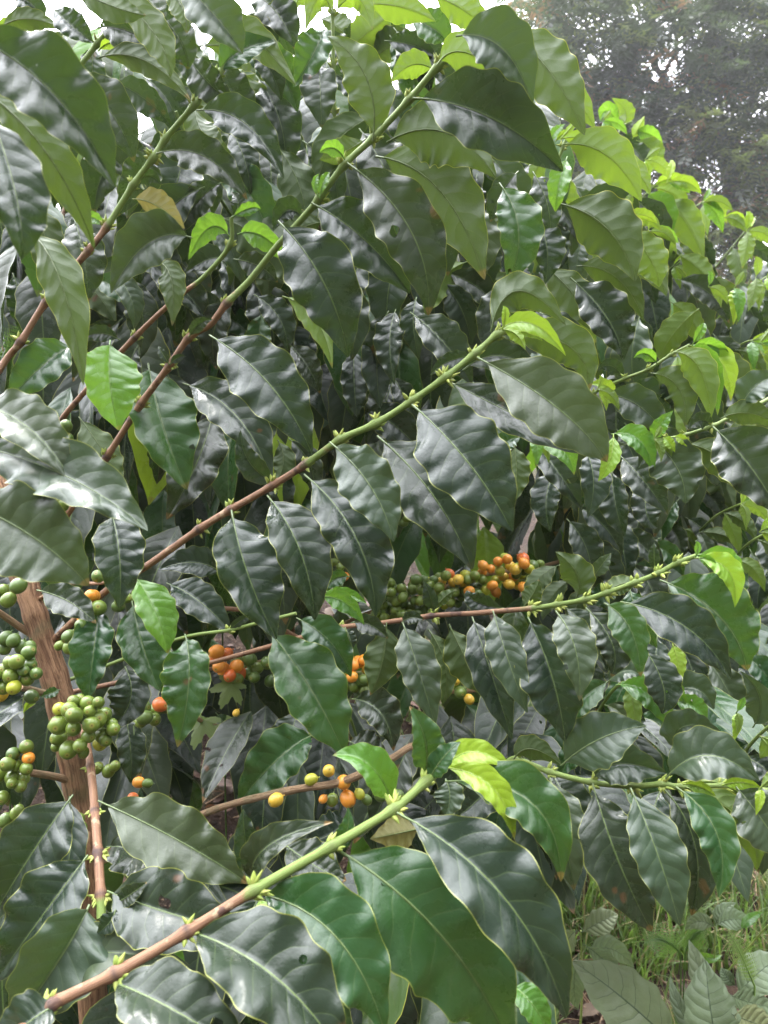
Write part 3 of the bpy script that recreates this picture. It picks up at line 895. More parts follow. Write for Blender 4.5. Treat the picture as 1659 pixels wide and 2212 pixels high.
parse("""
-u 1080 58 1182 148 1263 292 128 d.80
-v 1192 150 1242 208 1286 280 60 d.86
-v 1216 312 1310 335 1386 435 110 d.84
-v 1312 330 1372 368 1405 420 52 d.92
g 1226 338 1207 400 1200 458 54 d.80
d 1150 370 1182 440 1188 517 72 d.84
-u 1208 440 1312 495 1372 607 138 d.82
-v 1350 490 1402 555 1424 620 88 d.86
m 1078 395 1120 500 1093 619 108 d.80
d 1165 485 1182 540 1178 614 80 d.84
-u 1245 575 1332 600 1390 692 82 d.86
d 1232 600 1312 688 1346 777 112 d.84
-u 1170 570 1242 640 1292 722 92 d.86
d 1165 675 1222 708 1278 757 52 d.84
g 1190 305 1200 285 1220 268 24 d.86
y 1200 305 1215 290 1232 283 18 d.86
d 1250 430 1330 450 1390 540 90 d.90
d 1120 370 1080 420 1060 480 60 d.9
-u 1340 520 1400 560 1440 640 80 d.92
d 1080 610 1060 700 1080 780 80 d.95
""", f4)

# --- E: the farthest shrub, its crown falls away along the skyline
Es = shrub('farthest coffee shrub, small leaves, its bright crown sloping down below the tree', 0, 0, 0, Vector((1.55, 2.6, 0)))
tz = Es.location
trunk(Es, [tz.copy(), tz + Vector((.02, 0, .6)), tz + Vector((-.06, .02, .9)), tz + Vector((-.22, 0, 1.25))], .02, .008)
g1 = px_branch(Es, 'branch', [(1270, 420, 2.0), (1310, 330, 1.75), (1345, 276, 1.6, .8), (1365, 262, 1.58)], .004, .003, -1)
parse("""
-v 1346 270 1351 240 1321 212 38 d1.56
-y 1366 300 1380 275 1392 250 26 d1.55
g 1340 275 1312 240 1297 262 40 d1.57
w 1355 312 1386 340 1392 387 46 d1.53
-v 1374 303 1412 325 1424 364 46 d1.54
g 1370 286 1402 290 1432 313 36 d1.55
d 1335 281 1312 280 1288 292 46 d1.6
d 1340 290 1370 320 1370 370 46 d1.6
""", g1)
g2 = px_branch(Es, 'branch', [(1330, 560, 1.9), (1375, 450, 1.6), (1412, 405, 1.5, .6), (1430, 395, 1.5)], .004, .003, -1)
parse("""
y 1410 404 1452 388 1488 417 42 d1.46
-y 1412 405 1456 420 1484 457 52 d1.44
-v 1430 430 1482 480 1521 564 72 d1.44
g 1395 414 1432 460 1440 521 74 d1.43
d 1350 440 1376 490 1390 527 62 d1.45
d 1380 430 1400 500 1420 560 60 d1.5
""", g2)
def shoot(parent, pts, n, L, rr, tipkind='y'):
    """a drooping side shoot: opposite pairs of hanging leaves, the youngest at the tip"""
    o = px_branch(parent, 'branch', [p for p in pts], .0034, .0022, -1, False)
    P = [Vector(p[:2]) for p in pts]
    for i in range(n):
        t = (i + .5) / n
        k = t * (len(pts) - 1); a = min(int(k), len(pts) - 2); f = k - a
        q = P[a].lerp(P[a + 1], f); d = pts[a][2] + (pts[a + 1][2] - pts[a][2]) * f
        T = (P[a + 1] - P[a]).normalized()
        for sg in (-1, 1):
            tip = t > .72
            l = L * (1.0 if not tip else .6) * rr.uniform(.8, 1.15)
            dr = (T * rr.uniform(.2, .8) + Vector((sg * rr.uniform(.1, .5) + .15, rr.uniform(.6, 1.2)))).normalized()
            m = q + dr * l * .5 + Vector((sg * l * .05 + .05 * l, -l * rr.uniform(.04, .14)))
            e = q + dr * l + Vector((0, l * .12))
            kind = rr.choice([tipkind, '-v', 'g', tipkind]) if tip else rr.choice(['d', 'w', 'd', 'm', '-u', '-v'])
            px_leaf(kind, [q.x, q.y, m.x, m.y, e.x, e.y, l * rr.uniform(.36, .46)], {'d': d - .01 * rr.random() - .03 * (sg > 0)}, o)
        if i == n - 1:
            px_leaf(tipkind, [q.x, q.y, q.x + T.x * L * .15, q.y + T.y * L * .15 - 4, q.x + T.x * L * .3, q.y + T.y * L * .3 - 10, L * .12], {'d': d}, o)
rs = random.Random(21)
for pts, n, L in (([(1380, 620, 2.1), (1450, 520, 1.9), (1500, 450, 1.8), (1535, 432, 1.75)], 3, 95),
                  ([(1480, 660, 2.2), (1560, 560, 2.0), (1605, 506, 1.9), (1622, 488, 1.88)], 3, 90),
                  ([(1600, 640, 2.3), (1650, 560, 2.15), (1690, 510, 2.1)], 3, 90),
                  ([(1440, 720, 1.8), (1480, 650, 1.65), (1520, 618, 1.6), (1540, 612, 1.58)], 3, 95),
                  ([(1560, 740, 1.9), (1610, 660, 1.75), (1640, 610, 1.7), (1670, 590, 1.7)], 3, 90),
                  ([(1520, 830, 1.5), (1570, 770, 1.4), (1605, 742, 1.35), (1640, 732, 1.33)], 3, 110),
                  ([(1400, 640, 1.6), (1440, 590, 1.5), (1470, 560, 1.45)], 2, 90)):
    shoot(Es, pts, n, L, rs)
for pts, n, L in (([(1480, 1180, 1.3), (1540, 1120, 1.2), (1585, 1095, 1.15), (1612, 1085, 1.13)], 3, 100),
                  ([(1560, 1240, 1.25), (1610, 1180, 1.15), (1660, 1150, 1.12), (1700, 1140, 1.1)], 3, 110),
                  ([(1400, 1200, 1.4), (1450, 1160, 1.3), (1490, 1135, 1.28)], 3, 95),
                  ([(1590, 1660, .95), (1620, 1610, .9), (1660, 1570, .86), (1700, 1545, .85)], 3, 130),
                  ([(1280, 1560, 1.0), (1330, 1485, .92), (1390, 1470, .86), (1450, 1475, .82)], 3, 110)):
    shoot(Ds, pts, n, L, rs, 'g')
gd = px_branch(Ds, 'branch', [(1500, 1600, 1.0), (1470, 1480, .9), (1455, 1392, .82), (1452, 1385, .82)], .0026, .002, -1, False)
parse("""
-y 1452 1390 1464 1432 1466 1482 44 d.80
d 1392 1400 1432 1480 1430 1542 82 d.80
d 1420 1372 1416 1430 1415 1477 62 d.82
w 1310 1476 1350 1450 1386 1460 52 d.80
w 1626 1572 1642 1510 1600 1450 66 d.80
w 1440 1500 1502 1488 1542 1532 72 d.82
g 1450 1510 1500 1528 1526 1556 50 d.80
g 1330 1480 1402 1500 1452 1582 70 d.82
""", gd)
mid = px_branch(Ds, 'branch', [(900, 1800, 1.2), (800, 1660, 1.05), (760, 1560, .95), (740, 1500, .9)], .003, .0022, .4, False)
parse("""
m 680 1586 600 1640 510 1742 122 d.80
d 760 1510 822 1540 850 1622 92 d.82
d 752 1600 792 1620 842 1642 82 d.80
d 640 1530 620 1600 560 1680 90 d.92
d 880 1620 840 1700 800 1790 90 d.86
d 1000 1700 1010 1760 1060 1800 90 d.84
d 760 1770 720 1800 640 1830 90 d.80
""", mid)

# more hanging leaves, each its own, between the long branches
def hang(parents, n, u0, u1, v0, v1, d0, d1, kinds, seed, L=(150, 235)):
    rr = random.Random(seed); k = 0; pts = []
    tries = 0
    while k < n and tries < 4000:
        tries += 1
        u, v = rr.uniform(u0, u1), rr.uniform(v0, v1)
        if v < HSIL(u) + 15 or (760 < u < 1200 and v > 880): continue
        if any(math.hypot(u - a, v - b) < 34 for a, b in pts): continue
        pts.append((u, v))
        d = surf(u, v) + rr.uniform(d0, d1)
        l = rr.uniform(*L) * .74 / d
        an = rad(rr.choice([rr.uniform(5, 50), rr.uniform(10, 60), rr.uniform(-45, 5)]))
        dx, dy = math.sin(an), math.cos(an)
        bw = rr.uniform(.05, .16) * l * (1 if dx > 0 else -1)
        mx, my = u + dx * l * .5 + dy * bw, v + dy * l * .5 - dx * bw
        px_leaf(rr.choice(kinds), [u, v, mx, my, u + dx * l, v + dy * l, l * rr.uniform(.40, .50)], {'d': d, 'l': rr.uniform(-.30, .04) if v < 1000 else rr.uniform(-.1, .28)}, parents[k % len(parents)])
        k += 1
def HSIL(u): return 40 if u < 1000 else (140 + (u - 1000) * .62 if u < 1300 else 330 + (u - 1300) * .75)
hang([c3, c4], 38, -40, 560, 60, 600, .08, .24, ['d', 'd', 'd', 'd', '-u', 'w'], 101)
hang([e1, e2], 48, 240, 1010, 60, 620, .10, .32, ['d', 'd', 'd', 'd', 'd', '-u', '-d', 'm'], 102, (200, 290))
hang([e2], 50, 180, 1000, 560, 1000, .09, .30, ['d', 'd', 'd', 'd', 'm'], 103)
hang([f1, f4], 40, 1000, 1400, 250, 960, .02, .22, ['d', 'd', 'd', 'w', '-u', '-v'], 104)
hang([f4], 22, 1010, 1330, 140, 620, .0, .2, ['d', '-u', '-v', 'w', '-v'], 204)
hang([g1, g2], 78, 1320, 1720, 400, 960, -.1, .22, ['d', 'd', 'd', 'w', '-u', '-v'], 105, (190, 320))
hang([f2, f3], 56, 1120, 1700, 960, 1330, .05, .22, ['d', 'd', 'd', 'w', 'm', '-u'], 106)
hang([mid], 12, 340, 740, 1470, 1720, .38, .6, ['d', 'd', 'm'], 108, (150, 230))
hang([b7, b9], 30, 1180, 1700, 1350, 1640, .08, .25, ['d', 'd', 'w', 'm', 'm'], 107, (150, 230))

# fresh tips that end the side shoots along the bright edge of the row
ry = random.Random(77)
for par, u, v, d, sc in ((f4, 1212, 300, .86, 1), (g1, 1300, 262, 1.5, .8), (g1, 1392, 345, 1.45, .8), (g2, 1440, 395, 1.42, .9), (g2, 1515, 438, 1.4, .9), (g2, 1562, 470, 1.5, .8), (g2, 1612, 500, 1.5, .9), (g2, 1585, 622, 1.3, .9), (g2, 1632, 600, 1.5, .8), (f1, 1640, 742, 1.1, 1), (f1, 1530, 620, 1.2, .9), (f1, 1400, 500, .9, .9), (f1, 1345, 470, .86, 1), (f2, 1600, 1090, .95, .9), (f2, 1640, 1150, .95, .8), (b7, 1502, 1204, .60, 1), (b9, 1640, 1705, .56, 1), (b1, 1085, 712, .585, 1.1), (f3, 1150, 940, .80, .9), (f3, 1290, 842, .90, .8), (f2, 1412, 950, .785, .8), (f2, 1590, 1540, .84, .8), (f1, 1495, 746, .91, 1)):
    for k in range(3):
        an = rad(ry.uniform(-15, 80)) if k < 2 else rad(ry.uniform(120, 200)); l = ry.uniform(58, 96) * sc * (1 if k < 2 else .6)
        dx, dy = math.sin(an), math.cos(an)
        px_leaf(ry.choice(['y', '-v', '-v', 'g', '-y']), [u, v, u + dx * l * .5 + 6, v + dy * l * .5 - l * .16, u + dx * l, v + dy * l, l * ry.uniform(.34, .46)], {'d': d - .01 * k}, par)

# ------------------------------------------------------------------ the mass of leaves inside the shrubs
SIL = [(-100, -60), (560, -40), (700, 10), (900, 20), (1000, 100), (1130, 130), (1210, 230), (1290, 300), (1345, 345), (1400, 440), (1500, 540), (1660, 600), (1800, 640)]
def sil(u):
    for (a, x), (b, y) in zip(SIL, SIL[1:]):
        if u <= b: return x + (y - x) * (u - a) / (b - a)
    return 640
KINDS = ['d', 'd', 'd', 'm', 'w', 'u', 'v', 'g']
FM = [LM[k] for k in ('d', 'm', 'w', 'u', 'v', 'g', 'y')]
rf = random.Random(5)
def fill(mb, n, u0, u1, v0, v1, d0, d1, wts=(10, 2.5, 1.6, 1.2, .4, .25, .1), L=(.14, .205), keep=None, rel=True):
    k = 0; tries = 0
    while k < n and tries < n * 6:
        tries += 1
        u, v = rf.uniform(u0, u1), rf.uniform(v0, v1)
        if v < sil(u) + 25: continue
        d = (surf(u, v) if rel else 0) + rf.uniform(d0, d1)
        if keep and not keep(u, v, d): continue
        p = at(u, v, d); l = rf.uniform(*L)
        if p.z - l * .9 < ground_z(p.x, p.y): continue
        th = rf.uniform(-2.6, -.5)                        # outward, roughly toward the open side
        if rf.random() < .25: th = rf.uniform(-PI, PI)
        dr = Vector((math.cos(th) * .7, math.sin(th) * .7, -rf.uniform(.25, 1.7) - 1.9 * (1 - sm(850, 1350, v)))).normalized()
        up = Vector((rf.uniform(-.3, .3), -.35 + rf.uniform(-.3, .3), 1)).normalized()
        mi = rf.choices(range(7), wts)[0]
        fill_leaf(mb, p, dr, up, l, rf, mi)
        k += 1
def fill_twigs(mb, n, u0, u1, v0, v1, d0, d1):
    for _ in range(n):
        u, v = rf.uniform(u0, u1), rf.uniform(v0, v1)
        if v < sil(u) + 60: continue
        p = at(u, v, surf(u, v) + rf.uniform(d0, d1))
        q = p + Vector((rf.uniform(-.25, .25), rf.uniform(-.2, .1), rf.uniform(-.05, .2)))
        mb.tube([p, (p + q) / 2 + Vector((0, 0, .02)), q], [.004, .0036, .003], 6, 0, [0, .2, .4])
noberry = lambda u, v, d: not (780 < u < 1200 and 900 < v < 1345 and d < 1.35) and not (800 < u < 1400 and 1110 < v < 1340 and d < 1.35) and not (440 < u < 820 and 1390 < v < 1500 and d < 1.3)
m = MB()
fill(m, 540, -60, 1010, 260, 1160, .20, .95, keep=noberry)
fill(m, 300, -160, 1010, 300, 1160, .95, 1.5, keep=noberry)
fill(m, 260, -260, 1100, 330, 1100, 1.5, 2.4, L=(.13, .19))
fill(m, 110, -160, 420, 520, 860, .4, 1.2)
fill(m, 60, -60, 760, 40, 260, .35, .8)
fill(m, 60, 620, 1050, 120, 330, .25, .8)
fill(m, 130, 160, 1250, 1120, 1440, 1.32, 1.95, rel=False, keep=noberry)
fill(m, 90, -60, 330, 1000, 1660, .35, .9)
fill(m, 46, 520, 1150, 1480, 1800, .28, .6, keep=noberry)
o = m.build('foliage', FM, Cs, world(Cs)); o['kind'] = 'stuff'
m = MB(); fill_twigs(m, 24, 0, 900, 560, 1450, .3, .9)
o = m.build('inner_twigs', M_TWIG, Cs, world(Cs)); o['kind'] = 'stuff'
m = MB()
fill(m, 190, 1000, 1420, 150, 1000, .16, .8, (8, 3, 3, 2, 1.2, .8, .2), keep=noberry)
fill(m, 250, 1150, 1740, 900, 1560, .14, .7, (8, 3, 4, 1.5, .8, 1, .3), keep=noberry)
fill(m, 90, 1080, 1740, 1520, 1740, .12, .4, (8, 3, 4, 1.5, .8, 1, .2), L=(.09, .14))
o = m.build('foliage', FM, Ds, world(Ds)); o['kind'] = 'stuff'
m = MB()
fill(m, 330, 1330, 1780, 330, 980, .05, .75, (8, 3, 4, 1.5, 1.5, 1.6, .8))
o = m.build('foliage', FM, Es, world(Es)); o['kind'] = 'stuff'
m = MB()
fill(m, 100, -60, 1120, 1840, 2260, .74, 1.05, (12, 3, 1, .5, .2, .2, 0), rel=False)
o = m.build('foliage', FM, A, world(A)); o['kind'] = 'stuff'

# ------------------------------------------------------------------ the tall tree beyond
TB = at(1600, 800, 12.5); TB.z = ground_z(TB.x, TB.y) - .05
T = thing('shade_tree', 'tall dark feathery shade tree with forking limbs behind the coffee shrubs', 'tree', TB)
def limb(pts, r0, r1, name='limb', par=T, mat=M_DARKBARK):
    P = spline([at(*p) for p in pts], 6); k = len(P) - 1
    mb = MB(); mb.tube(P, [r0 + (r1 - r0) * i / k for i in range(k + 1)], 8, rough=.12)
    return mb.build(name, mat, par, P[0])
M_LIMB = bark_material('brown_bark', (.055, .040, .034), (.095, .07, .058), (.035, .027, .024), .15)
P0 = [TB, at(1596, 640, 12.5), at(1592, 500, 12.5), at(1585, 400, 12.5), at(1556, 315, 12.4)]
mb = MB(); S = spline(P0, 8); mb.tube(S, [.19 - .07 * i / (len(S) - 1) for i in range(len(S))], 12, rough=.1)
mb.build('trunk', M_LIMB, T, TB)
limb([(1556, 315, 12.4), (1510, 255, 12.3), (1462, 215, 12.2), (1420, 188, 12.1), (1340, 165, 11.9), (1240, 150, 11.6), (1150, 120, 11.3)], .115, .03, mat=M_LIMB)
limb([(1424, 190, 12.1), (1440, 150, 12.2), (1462, 100, 12.3), (1458, 40, 12.4), (1452, -40, 12.5)], .04, .025)
limb([(1570, 345, 12.4), (1600, 280, 12.2), (1640, 180, 12.0), (1700, 60, 11.8)], .08, .03)
limb([(1585, 400, 12.5), (1520, 300, 12.8), (1470, 285, 12.9), (1390, 320, 13)], .04, .015)
limb([(1462, 215, 12.2), (1400, 120, 12.6), (1330, 40, 12.8), (1280, -40, 13)], .05, .02)
limb([(1360, 170, 12.0), (1300, 220, 11.8), (1240, 240, 11.6)], .03, .012)
limb([(1590, 420, 12.5), (1640, 380, 12.2), (1720, 350, 12)], .05, .02)
M_TF = [plain_material('tree_leaf_dark', (.030, .042, .028), (.055, .065, .04), .5, 2, .4, (.10, .15, .05)),
        plain_material('tree_leaf_olive', (.10, .13, .045), (.16, .18, .06), .5, 2, .4, (.26, .34, .08)),
        plain_material('tree_leaf_rust', (.17, .105, .055), (.24, .15, .08), .6, 2, .3, (.36, .22, .10))]
rt = random.Random(11)
HOLES = [(1440, 170, 30), (1408, 135, 16), (1455, 150, 22), (1560, 238, 26), (1625, 180, 18), (1545, 390, 20), (1610, 285, 16), (1345, 260, 14), (1160, 40, 20), (1200, 60, 14), (1265, 130, 10), (1330, 110, 12), (1500, 60, 12), (1640, 300, 14), (1390, 60, 12), (1230, 20, 18)]
def spray(mb, p, d, l, rr, mi):
    d = d.normalized(); n = 8
    side = d.cross(Vector((0, 0, 1)))
    if side.length < .1: side = Vector((1, 0, 0))
    side.normalize(); nr = side.cross(d).normalized()
    for i in range(n):
        q = p + d * l * (i + .6) / n + Vector((0, 0, -.25 * l * ((i + .6) / n) ** 2))
        for sg in (-1, 1):
            ld = d * .55 + side * sg * rr.uniform(.6, 1) + nr * rr.uniform(-.5, .3)
            mb.tri_leaf(q, ld, nr + Vector((rr.uniform(-.6, .6), rr.uniform(-.6, .6), 0)), rr.uniform(.10, .16), rr.uniform(.032, .050), rr.random(), mi)
    mb.tri_leaf(p + d * l, d, nr, .12, .035, 0, mi)
mb = MB(); k = 0
while k < 3700:
    u, v = rt.uniform(1060, 1760), rt.uniform(-80, 600)
    if u < 1100 and rt.random() > max(0, (u - 1060) / 60) : continue
    if u < 1170 and v < 60 and rt.random() < .65: continue
    if any(math.hypot(u - a, v - b) < c for a, b, c in HOLES) and rt.random() < .93: continue
    dn = noise.noise(Vector((u * .012, v * .012, 5))) + .5 * noise.noise(Vector((u * .03, v * .03, 9)))
    if rt.random() > .72 + 1.25 * dn * 1.0: continue
    d = rt.uniform(10, 14)
    warm = sm(1150, 1700, u) * sm(80, 450, v)
    r = rt.random() + .25 * noise.noise(Vector((u * .01, v * .01, 20)))
    mi = 0 if r > .14 + .62 * warm else (1 if rt.random() < .72 else 2)
    th = rt.uniform(-PI, PI)
    for _ in range(2):
        spray(mb, at(u, v, d) + Vector((rt.uniform(-.1, .1),) * 3), Vector((math.cos(th), math.sin(th) * .6, rt.uniform(-.7, .25))), rt.uniform(.28, .5), rt, mi); th += rt.uniform(.7, 2)
    k += 1
mb.build('crown', M_TF, T, TB, smooth=False)

# ------------------------------------------------------------------ ground
mb = MB(); NX = 120
def gx(i): a = i / NX * 2 - 1; return (abs(a) ** 3.2) * (1 if a > 0 else -1) * 160 + a * 4
rows = []; uvs = []
for i in range(NX + 1):
    rows.append([]); uvs.append([])
    for j in range(NX + 1):
        x, y = gx(j), gx(i) + 1.5
        rows[-1].append(Vector((x, y, ground_z(x, y)))); uvs[-1].append((x, y))
mb.grid(rows, uvs)
g = NT('soil'); geo = g.n('NewGeometry'); pos = geo.outputs['Position']
n1 = g.noise(pos, 3.2, 5); n2 = g.noise(pos, 24, 6, .65); n3 = g.noise(pos, 90, 4)
c = g.mix(g.ramp(n2, .3, .7), (.014, .009, .007), (.046, .029, .020))
c = g.mix(g.ramp(n1, .58, .72), c, (.025, .030, .013))
c = g.mix(g.ramp(n3, .60, .68), c, (.13, .09, .06))
far = g.n('VectorMath', operation='LENGTH'); g.put(far.inputs[0], pos)
c = g.mix(g.ramp(far.outputs[1], 4, 9), c, (.07, .10, .035))
h = g.math('ADD', n2, g.math('MULTIPLY', n3, .4))
M_SOIL = g.end(g.pbr(c, .95, .15, g.bump(h, 1, .02)))
o = mb.build('ground', M_SOIL); o['kind'] = 'structure'

# fallen leaves, twigs and grass: nobody could count them
rl = random.Random(3)
mb = MB()
def litter_at(p, L):
    th = rl.uniform(0, 2 * PI)
    dr = Vector((math.cos(th), math.sin(th), rl.uniform(-.1, .3))).normalized()
    fill_leaf(mb, p + Vector((0, 0, rl.uniform(.004, .02))), dr, Vector((rl.uniform(-.6, .6), rl.uniform(-.6, .6), 1)).normalized(), L, rl, rl.choices((0, 1), (5, 2))[0], 8, 2)
for _ in range(430):
    u, v = rl.choice([(rl.uniform(150, 1000), rl.uniform(1380, 1800)), (rl.uniform(330, 700), rl.uniform(1420, 1760)), (rl.uniform(1150, 1700), rl.uniform(1880, 2260)), (rl.uniform(0, 1000), rl.uniform(1750, 2300)), (rl.uniform(700, 1400), rl.uniform(1150, 1500))])
    litter_at(on_ground(u, v), rl.uniform(.03, .085))
M_TANLEAF = plain_material('tan_litter', (.085, .058, .038), (.17, .12, .085), .8, 30)
o = mb.build('fallen_leaves', [LM['x'], M_TANLEAF]); o['kind'] = 'stuff'
mb = MB()
for _ in range(220):
    u, v = rl.choice([(rl.uniform(200, 1000), rl.uniform(1400, 1800)), (rl.uniform(1150, 1700), rl.uniform(1880, 2260))])
    p = on_ground(u, v); th = rl.uniform(0, 6.3); l = rl.uniform(.05, .2)
    q = p + Vector((math.cos(th) * l, math.sin(th) * l, rl.uniform(.0, .09)))
    mb.tube([p, (p + q) / 2 + Vector((rl.uniform(-.01, .01), 0, .012)), q], [.0018, .0015, .0009], 5, rl.random())
o = mb.build('dead_twig_litter', plain_material('dead_twig', (.17, .10, .06), (.34, .24, .15), .85, 60)); o['kind'] = 'stuff'
M_GRASS = [plain_material('grass_green', (.055, .095, .022), (.10, .16, .04), .5, 20, .4, (.2, .34, .05)), plain_material('grass_straw', (.22, .19, .09), (.32, .28, .14), .6, 20, .3, (.3, .25, .1))]
mb = MB()
def grass_blade(p, h, w, mi):
    th = rl.uniform(0, 6.3); a = Vector((math.cos(th), math.sin(th), 0)); b = Vector((-a.y, a.x, 0))
    le = rl.uniform(.15, .9); rows = []; uvs = []
    for i in range(6):
        t = i / 5
        q = p + Vector((0, 0, h * (t - .35 * le * t * t))) + a * h * le * t * t * .8
        ww = w * (1 - t ** 1.5) + .0003
        rows.append([q - b * ww, q + a * ww * .3, q + b * ww]); uvs.append([(0, t), (.5, t), (1, t)])
    mb.grid(rows, uvs, False, rl.random(), None, False, mi)
for _ in range(4600):
    if rl.random() < .8: u, v = rl.uniform(1100, 1760), rl.uniform(1840, 2330)
    else: u, v = rl.uniform(330, 1000), rl.uniform(1330, 1760)
    p = on_ground(u, v)
    if noise.noise(p * 3.1) < -.12: continue
    grass_blade(p, rl.uniform(.05, .20) * (1 if u > 1100 else .7), rl.uniform(.0014, .0036), 1 if rl.random() < .16 else 0)
o = mb.build('grass', M_GRASS); o['kind'] = 'stuff'

# ------------------------------------------------------------------ weeds and ferns on the ground
def stem(parent, pts, r, name='stem', mat=M_STEM):
    P = spline(pts, 6); k = len(P) - 1
    mb = MB(); mb.tube(P, [r * (1 - .5 * i / k) for i in range(k + 1)], 7)
    return mb.build(name, mat, parent, P[0])
def weed(label, foot, top, leaves, r=.003, group='weeds on the ground under the shrubs', kind='b', name='broadleaf_weed'):
    g0 = at(*foot); g0.z = ground_z(g0.x, g0.y)
    w = thing(name, label, 'weed', g0, group)
    tp = at(*top)
    stem(w, [g0, (g0 + tp) / 2 + Vector((.01, .01, 0)), tp], r)
    for l in leaves:
        px_leaf(kind if len(l) == 8 else l[8], l[:7], {'d': l[7], 'w': .02, 'l': -.45, 'p': -14, 'm': -12}, w)
    return w
weed('broad matte leaf weed reaching left with one long pointed leaf over the grass', (1500, 2300, 1.18), (1462, 2262, 1.10), [(1470, 2270, 1350, 2160, 1236, 2076, 150, 1.06), (1465, 2262, 1520, 2330, 1560, 2380, 100, 1.05), (1460, 2262, 1400, 2290, 1350, 2330, 90, 1.12)])
weed('pale grey-green weed with one tall upright blunt leaf', (1560, 2340, 1.15), (1555, 2290, 1.05), [(1556, 2290, 1535, 2180, 1524, 2074, 130, 1.02), (1560, 2270, 1522, 2130, 1488, 2030, 66, 1.12), (1556, 2290, 1480, 2200, 1448, 2108, 44, 1.08)])
weed('rounded green weed leaves crowded at the corner beside the fern tip', (1670, 2310, 1.2), (1640, 2200, 1.08), [(1590, 2150, 1640, 2100, 1692, 2062, 92, 1.08), (1580, 2150, 1620, 2165, 1690, 2180, 66, 1.05), (1580, 2190, 1630, 2210, 1690, 2230, 80, 1.02), (1590, 2130, 1570, 2110, 1558, 2090, 34, 1.1)])
weed('low weed with ragged dull leaves beside the grass under the hanging leaves', (1250, 2160, 1.5), (1255, 2010, 1.42), [(1255, 2015, 1300, 1990, 1335, 1975, 60, 1.4), (1262, 2040, 1310, 2080, 1336, 2120, 50, 1.4), (1250, 2060, 1240, 2130, 1250, 2180, 50, 1.38), (1270, 2060, 1320, 2050, 1370, 2090, 60, 1.42), (1245, 2010, 1220, 2040, 1200, 2090, 50, 1.4)], .003, kind='b')
weed('small serrated leaf weed at the foot of the right shrub', (1540, 2080, 1.5), (1545, 2000, 1.4), [(1545, 2000, 1585, 1985, 1628, 1998, 50, 1.38), (1545, 2005, 1510, 1990, 1480, 2010, 40, 1.4), (1545, 2000, 1560, 1970, 1590, 1950, 36, 1.42)], .0025)
weed('slender yellow-green creeper stem trailing over the soil by the weeds', (1390, 2080, 1.5), (1659, 1998, 1.35), [(1500, 2050, 1530, 2070, 1560, 2062, 22, 1.42), (1600, 2010, 1620, 1985, 1650, 1970, 24, 1.37)], .003, kind='g', name='creeper')
def fern(label, foot, fronds, col):
    g0 = at(*foot); g0.z = ground_z(g0.x, g0.y)
    f = thing('fern', label, 'fern', g0, 'ferns in the undergrowth')
    for (a, b, c, wd) in fronds:
        A0, B0, C0 = at(*a), at(*b), at(*c)
        cv = quad_curve(A0, B0, C0); mb = MB()
        pts = [g0] + [cv(i / 10)[0] for i in range(11)]
        mb.tube(pts, [.0016] * 3 + [.0012 - .0001 * i for i in range(9)], 5)
        n = 18; vw = (B0 - CAM).normalized()
        for i in range(2, n):
            t = i / n; p, Tn = cv(t); s_ = Tn.cross(vw).normalized()
            l = wd * math.sin(PI * min(1, .15 + t * .85)) ** .8
            for sg in (-1, 1):
                d = (s_ * sg + Tn * .35 + Vector((0, 0, -.15))).normalized()
                for j in range(7):
                    q = p + d * l * j / 7; ll = l * .32 * (1 - j / 8)
                    for s2 in (-1, 1): mb.tri_leaf(q, (d * .5 + Tn * s2).normalized(), vw, ll, ll * .42, rl.random() * .5)
        mb.build('frond', col, f, A0)
    return f
M_FERN = plain_material('fern_green', (.06, .12, .03), (.10, .18, .05), .5, 30, .4, (.2, .36, .06))
M_FERNL = plain_material('fern_lime', (.20, .32, .08), (.26, .40, .11), .5, 30, .4, (.35, .5, .1))
fern('dark fern fronds in the shade behind the central branch', (470, 1420, 1.5), [((330, 1240, 1.3), (400, 1205, 1.25), (462, 1190, 1.2), .035), ((480, 1330, 1.3), (520, 1290, 1.25), (430, 1260, 1.2), .03)], M_FERN)
fern('dark fern frond at the left edge under the brown twig', (-40, 1200, 1.3), [((-20, 860, 1.1), (20, 780, 1.08), (40, 690, 1.06), .04)], M_FERN)
fern('small lime fern frond over the weeds at the corner', (1640, 2240, 1.2), [((1630, 2130, 1.06), (1600, 2060, 1.06), (1570, 2005, 1.08), .022)], M_FERNL)
fern('dull fern fronds lying low by the grass', (1480, 2120, 1.6), [((1470, 2060, 1.5), (1430, 2030, 1.45), (1390, 2040, 1.42), .04), ((1480, 2060, 1.5), (1500, 2020, 1.48), (1530, 2010, 1.45), .035)], M_FERN)
fern('fern fronds beyond the pale pod near the picture edge', (1640, 1350, 1.7), [((1600, 1340, 1.45), (1630, 1310, 1.42), (1690, 1300, 1.4), .04), ((1600, 1290, 1.45), (1640, 1330, 1.42), (1690, 1390, 1.4), .04)], M_FERNL)
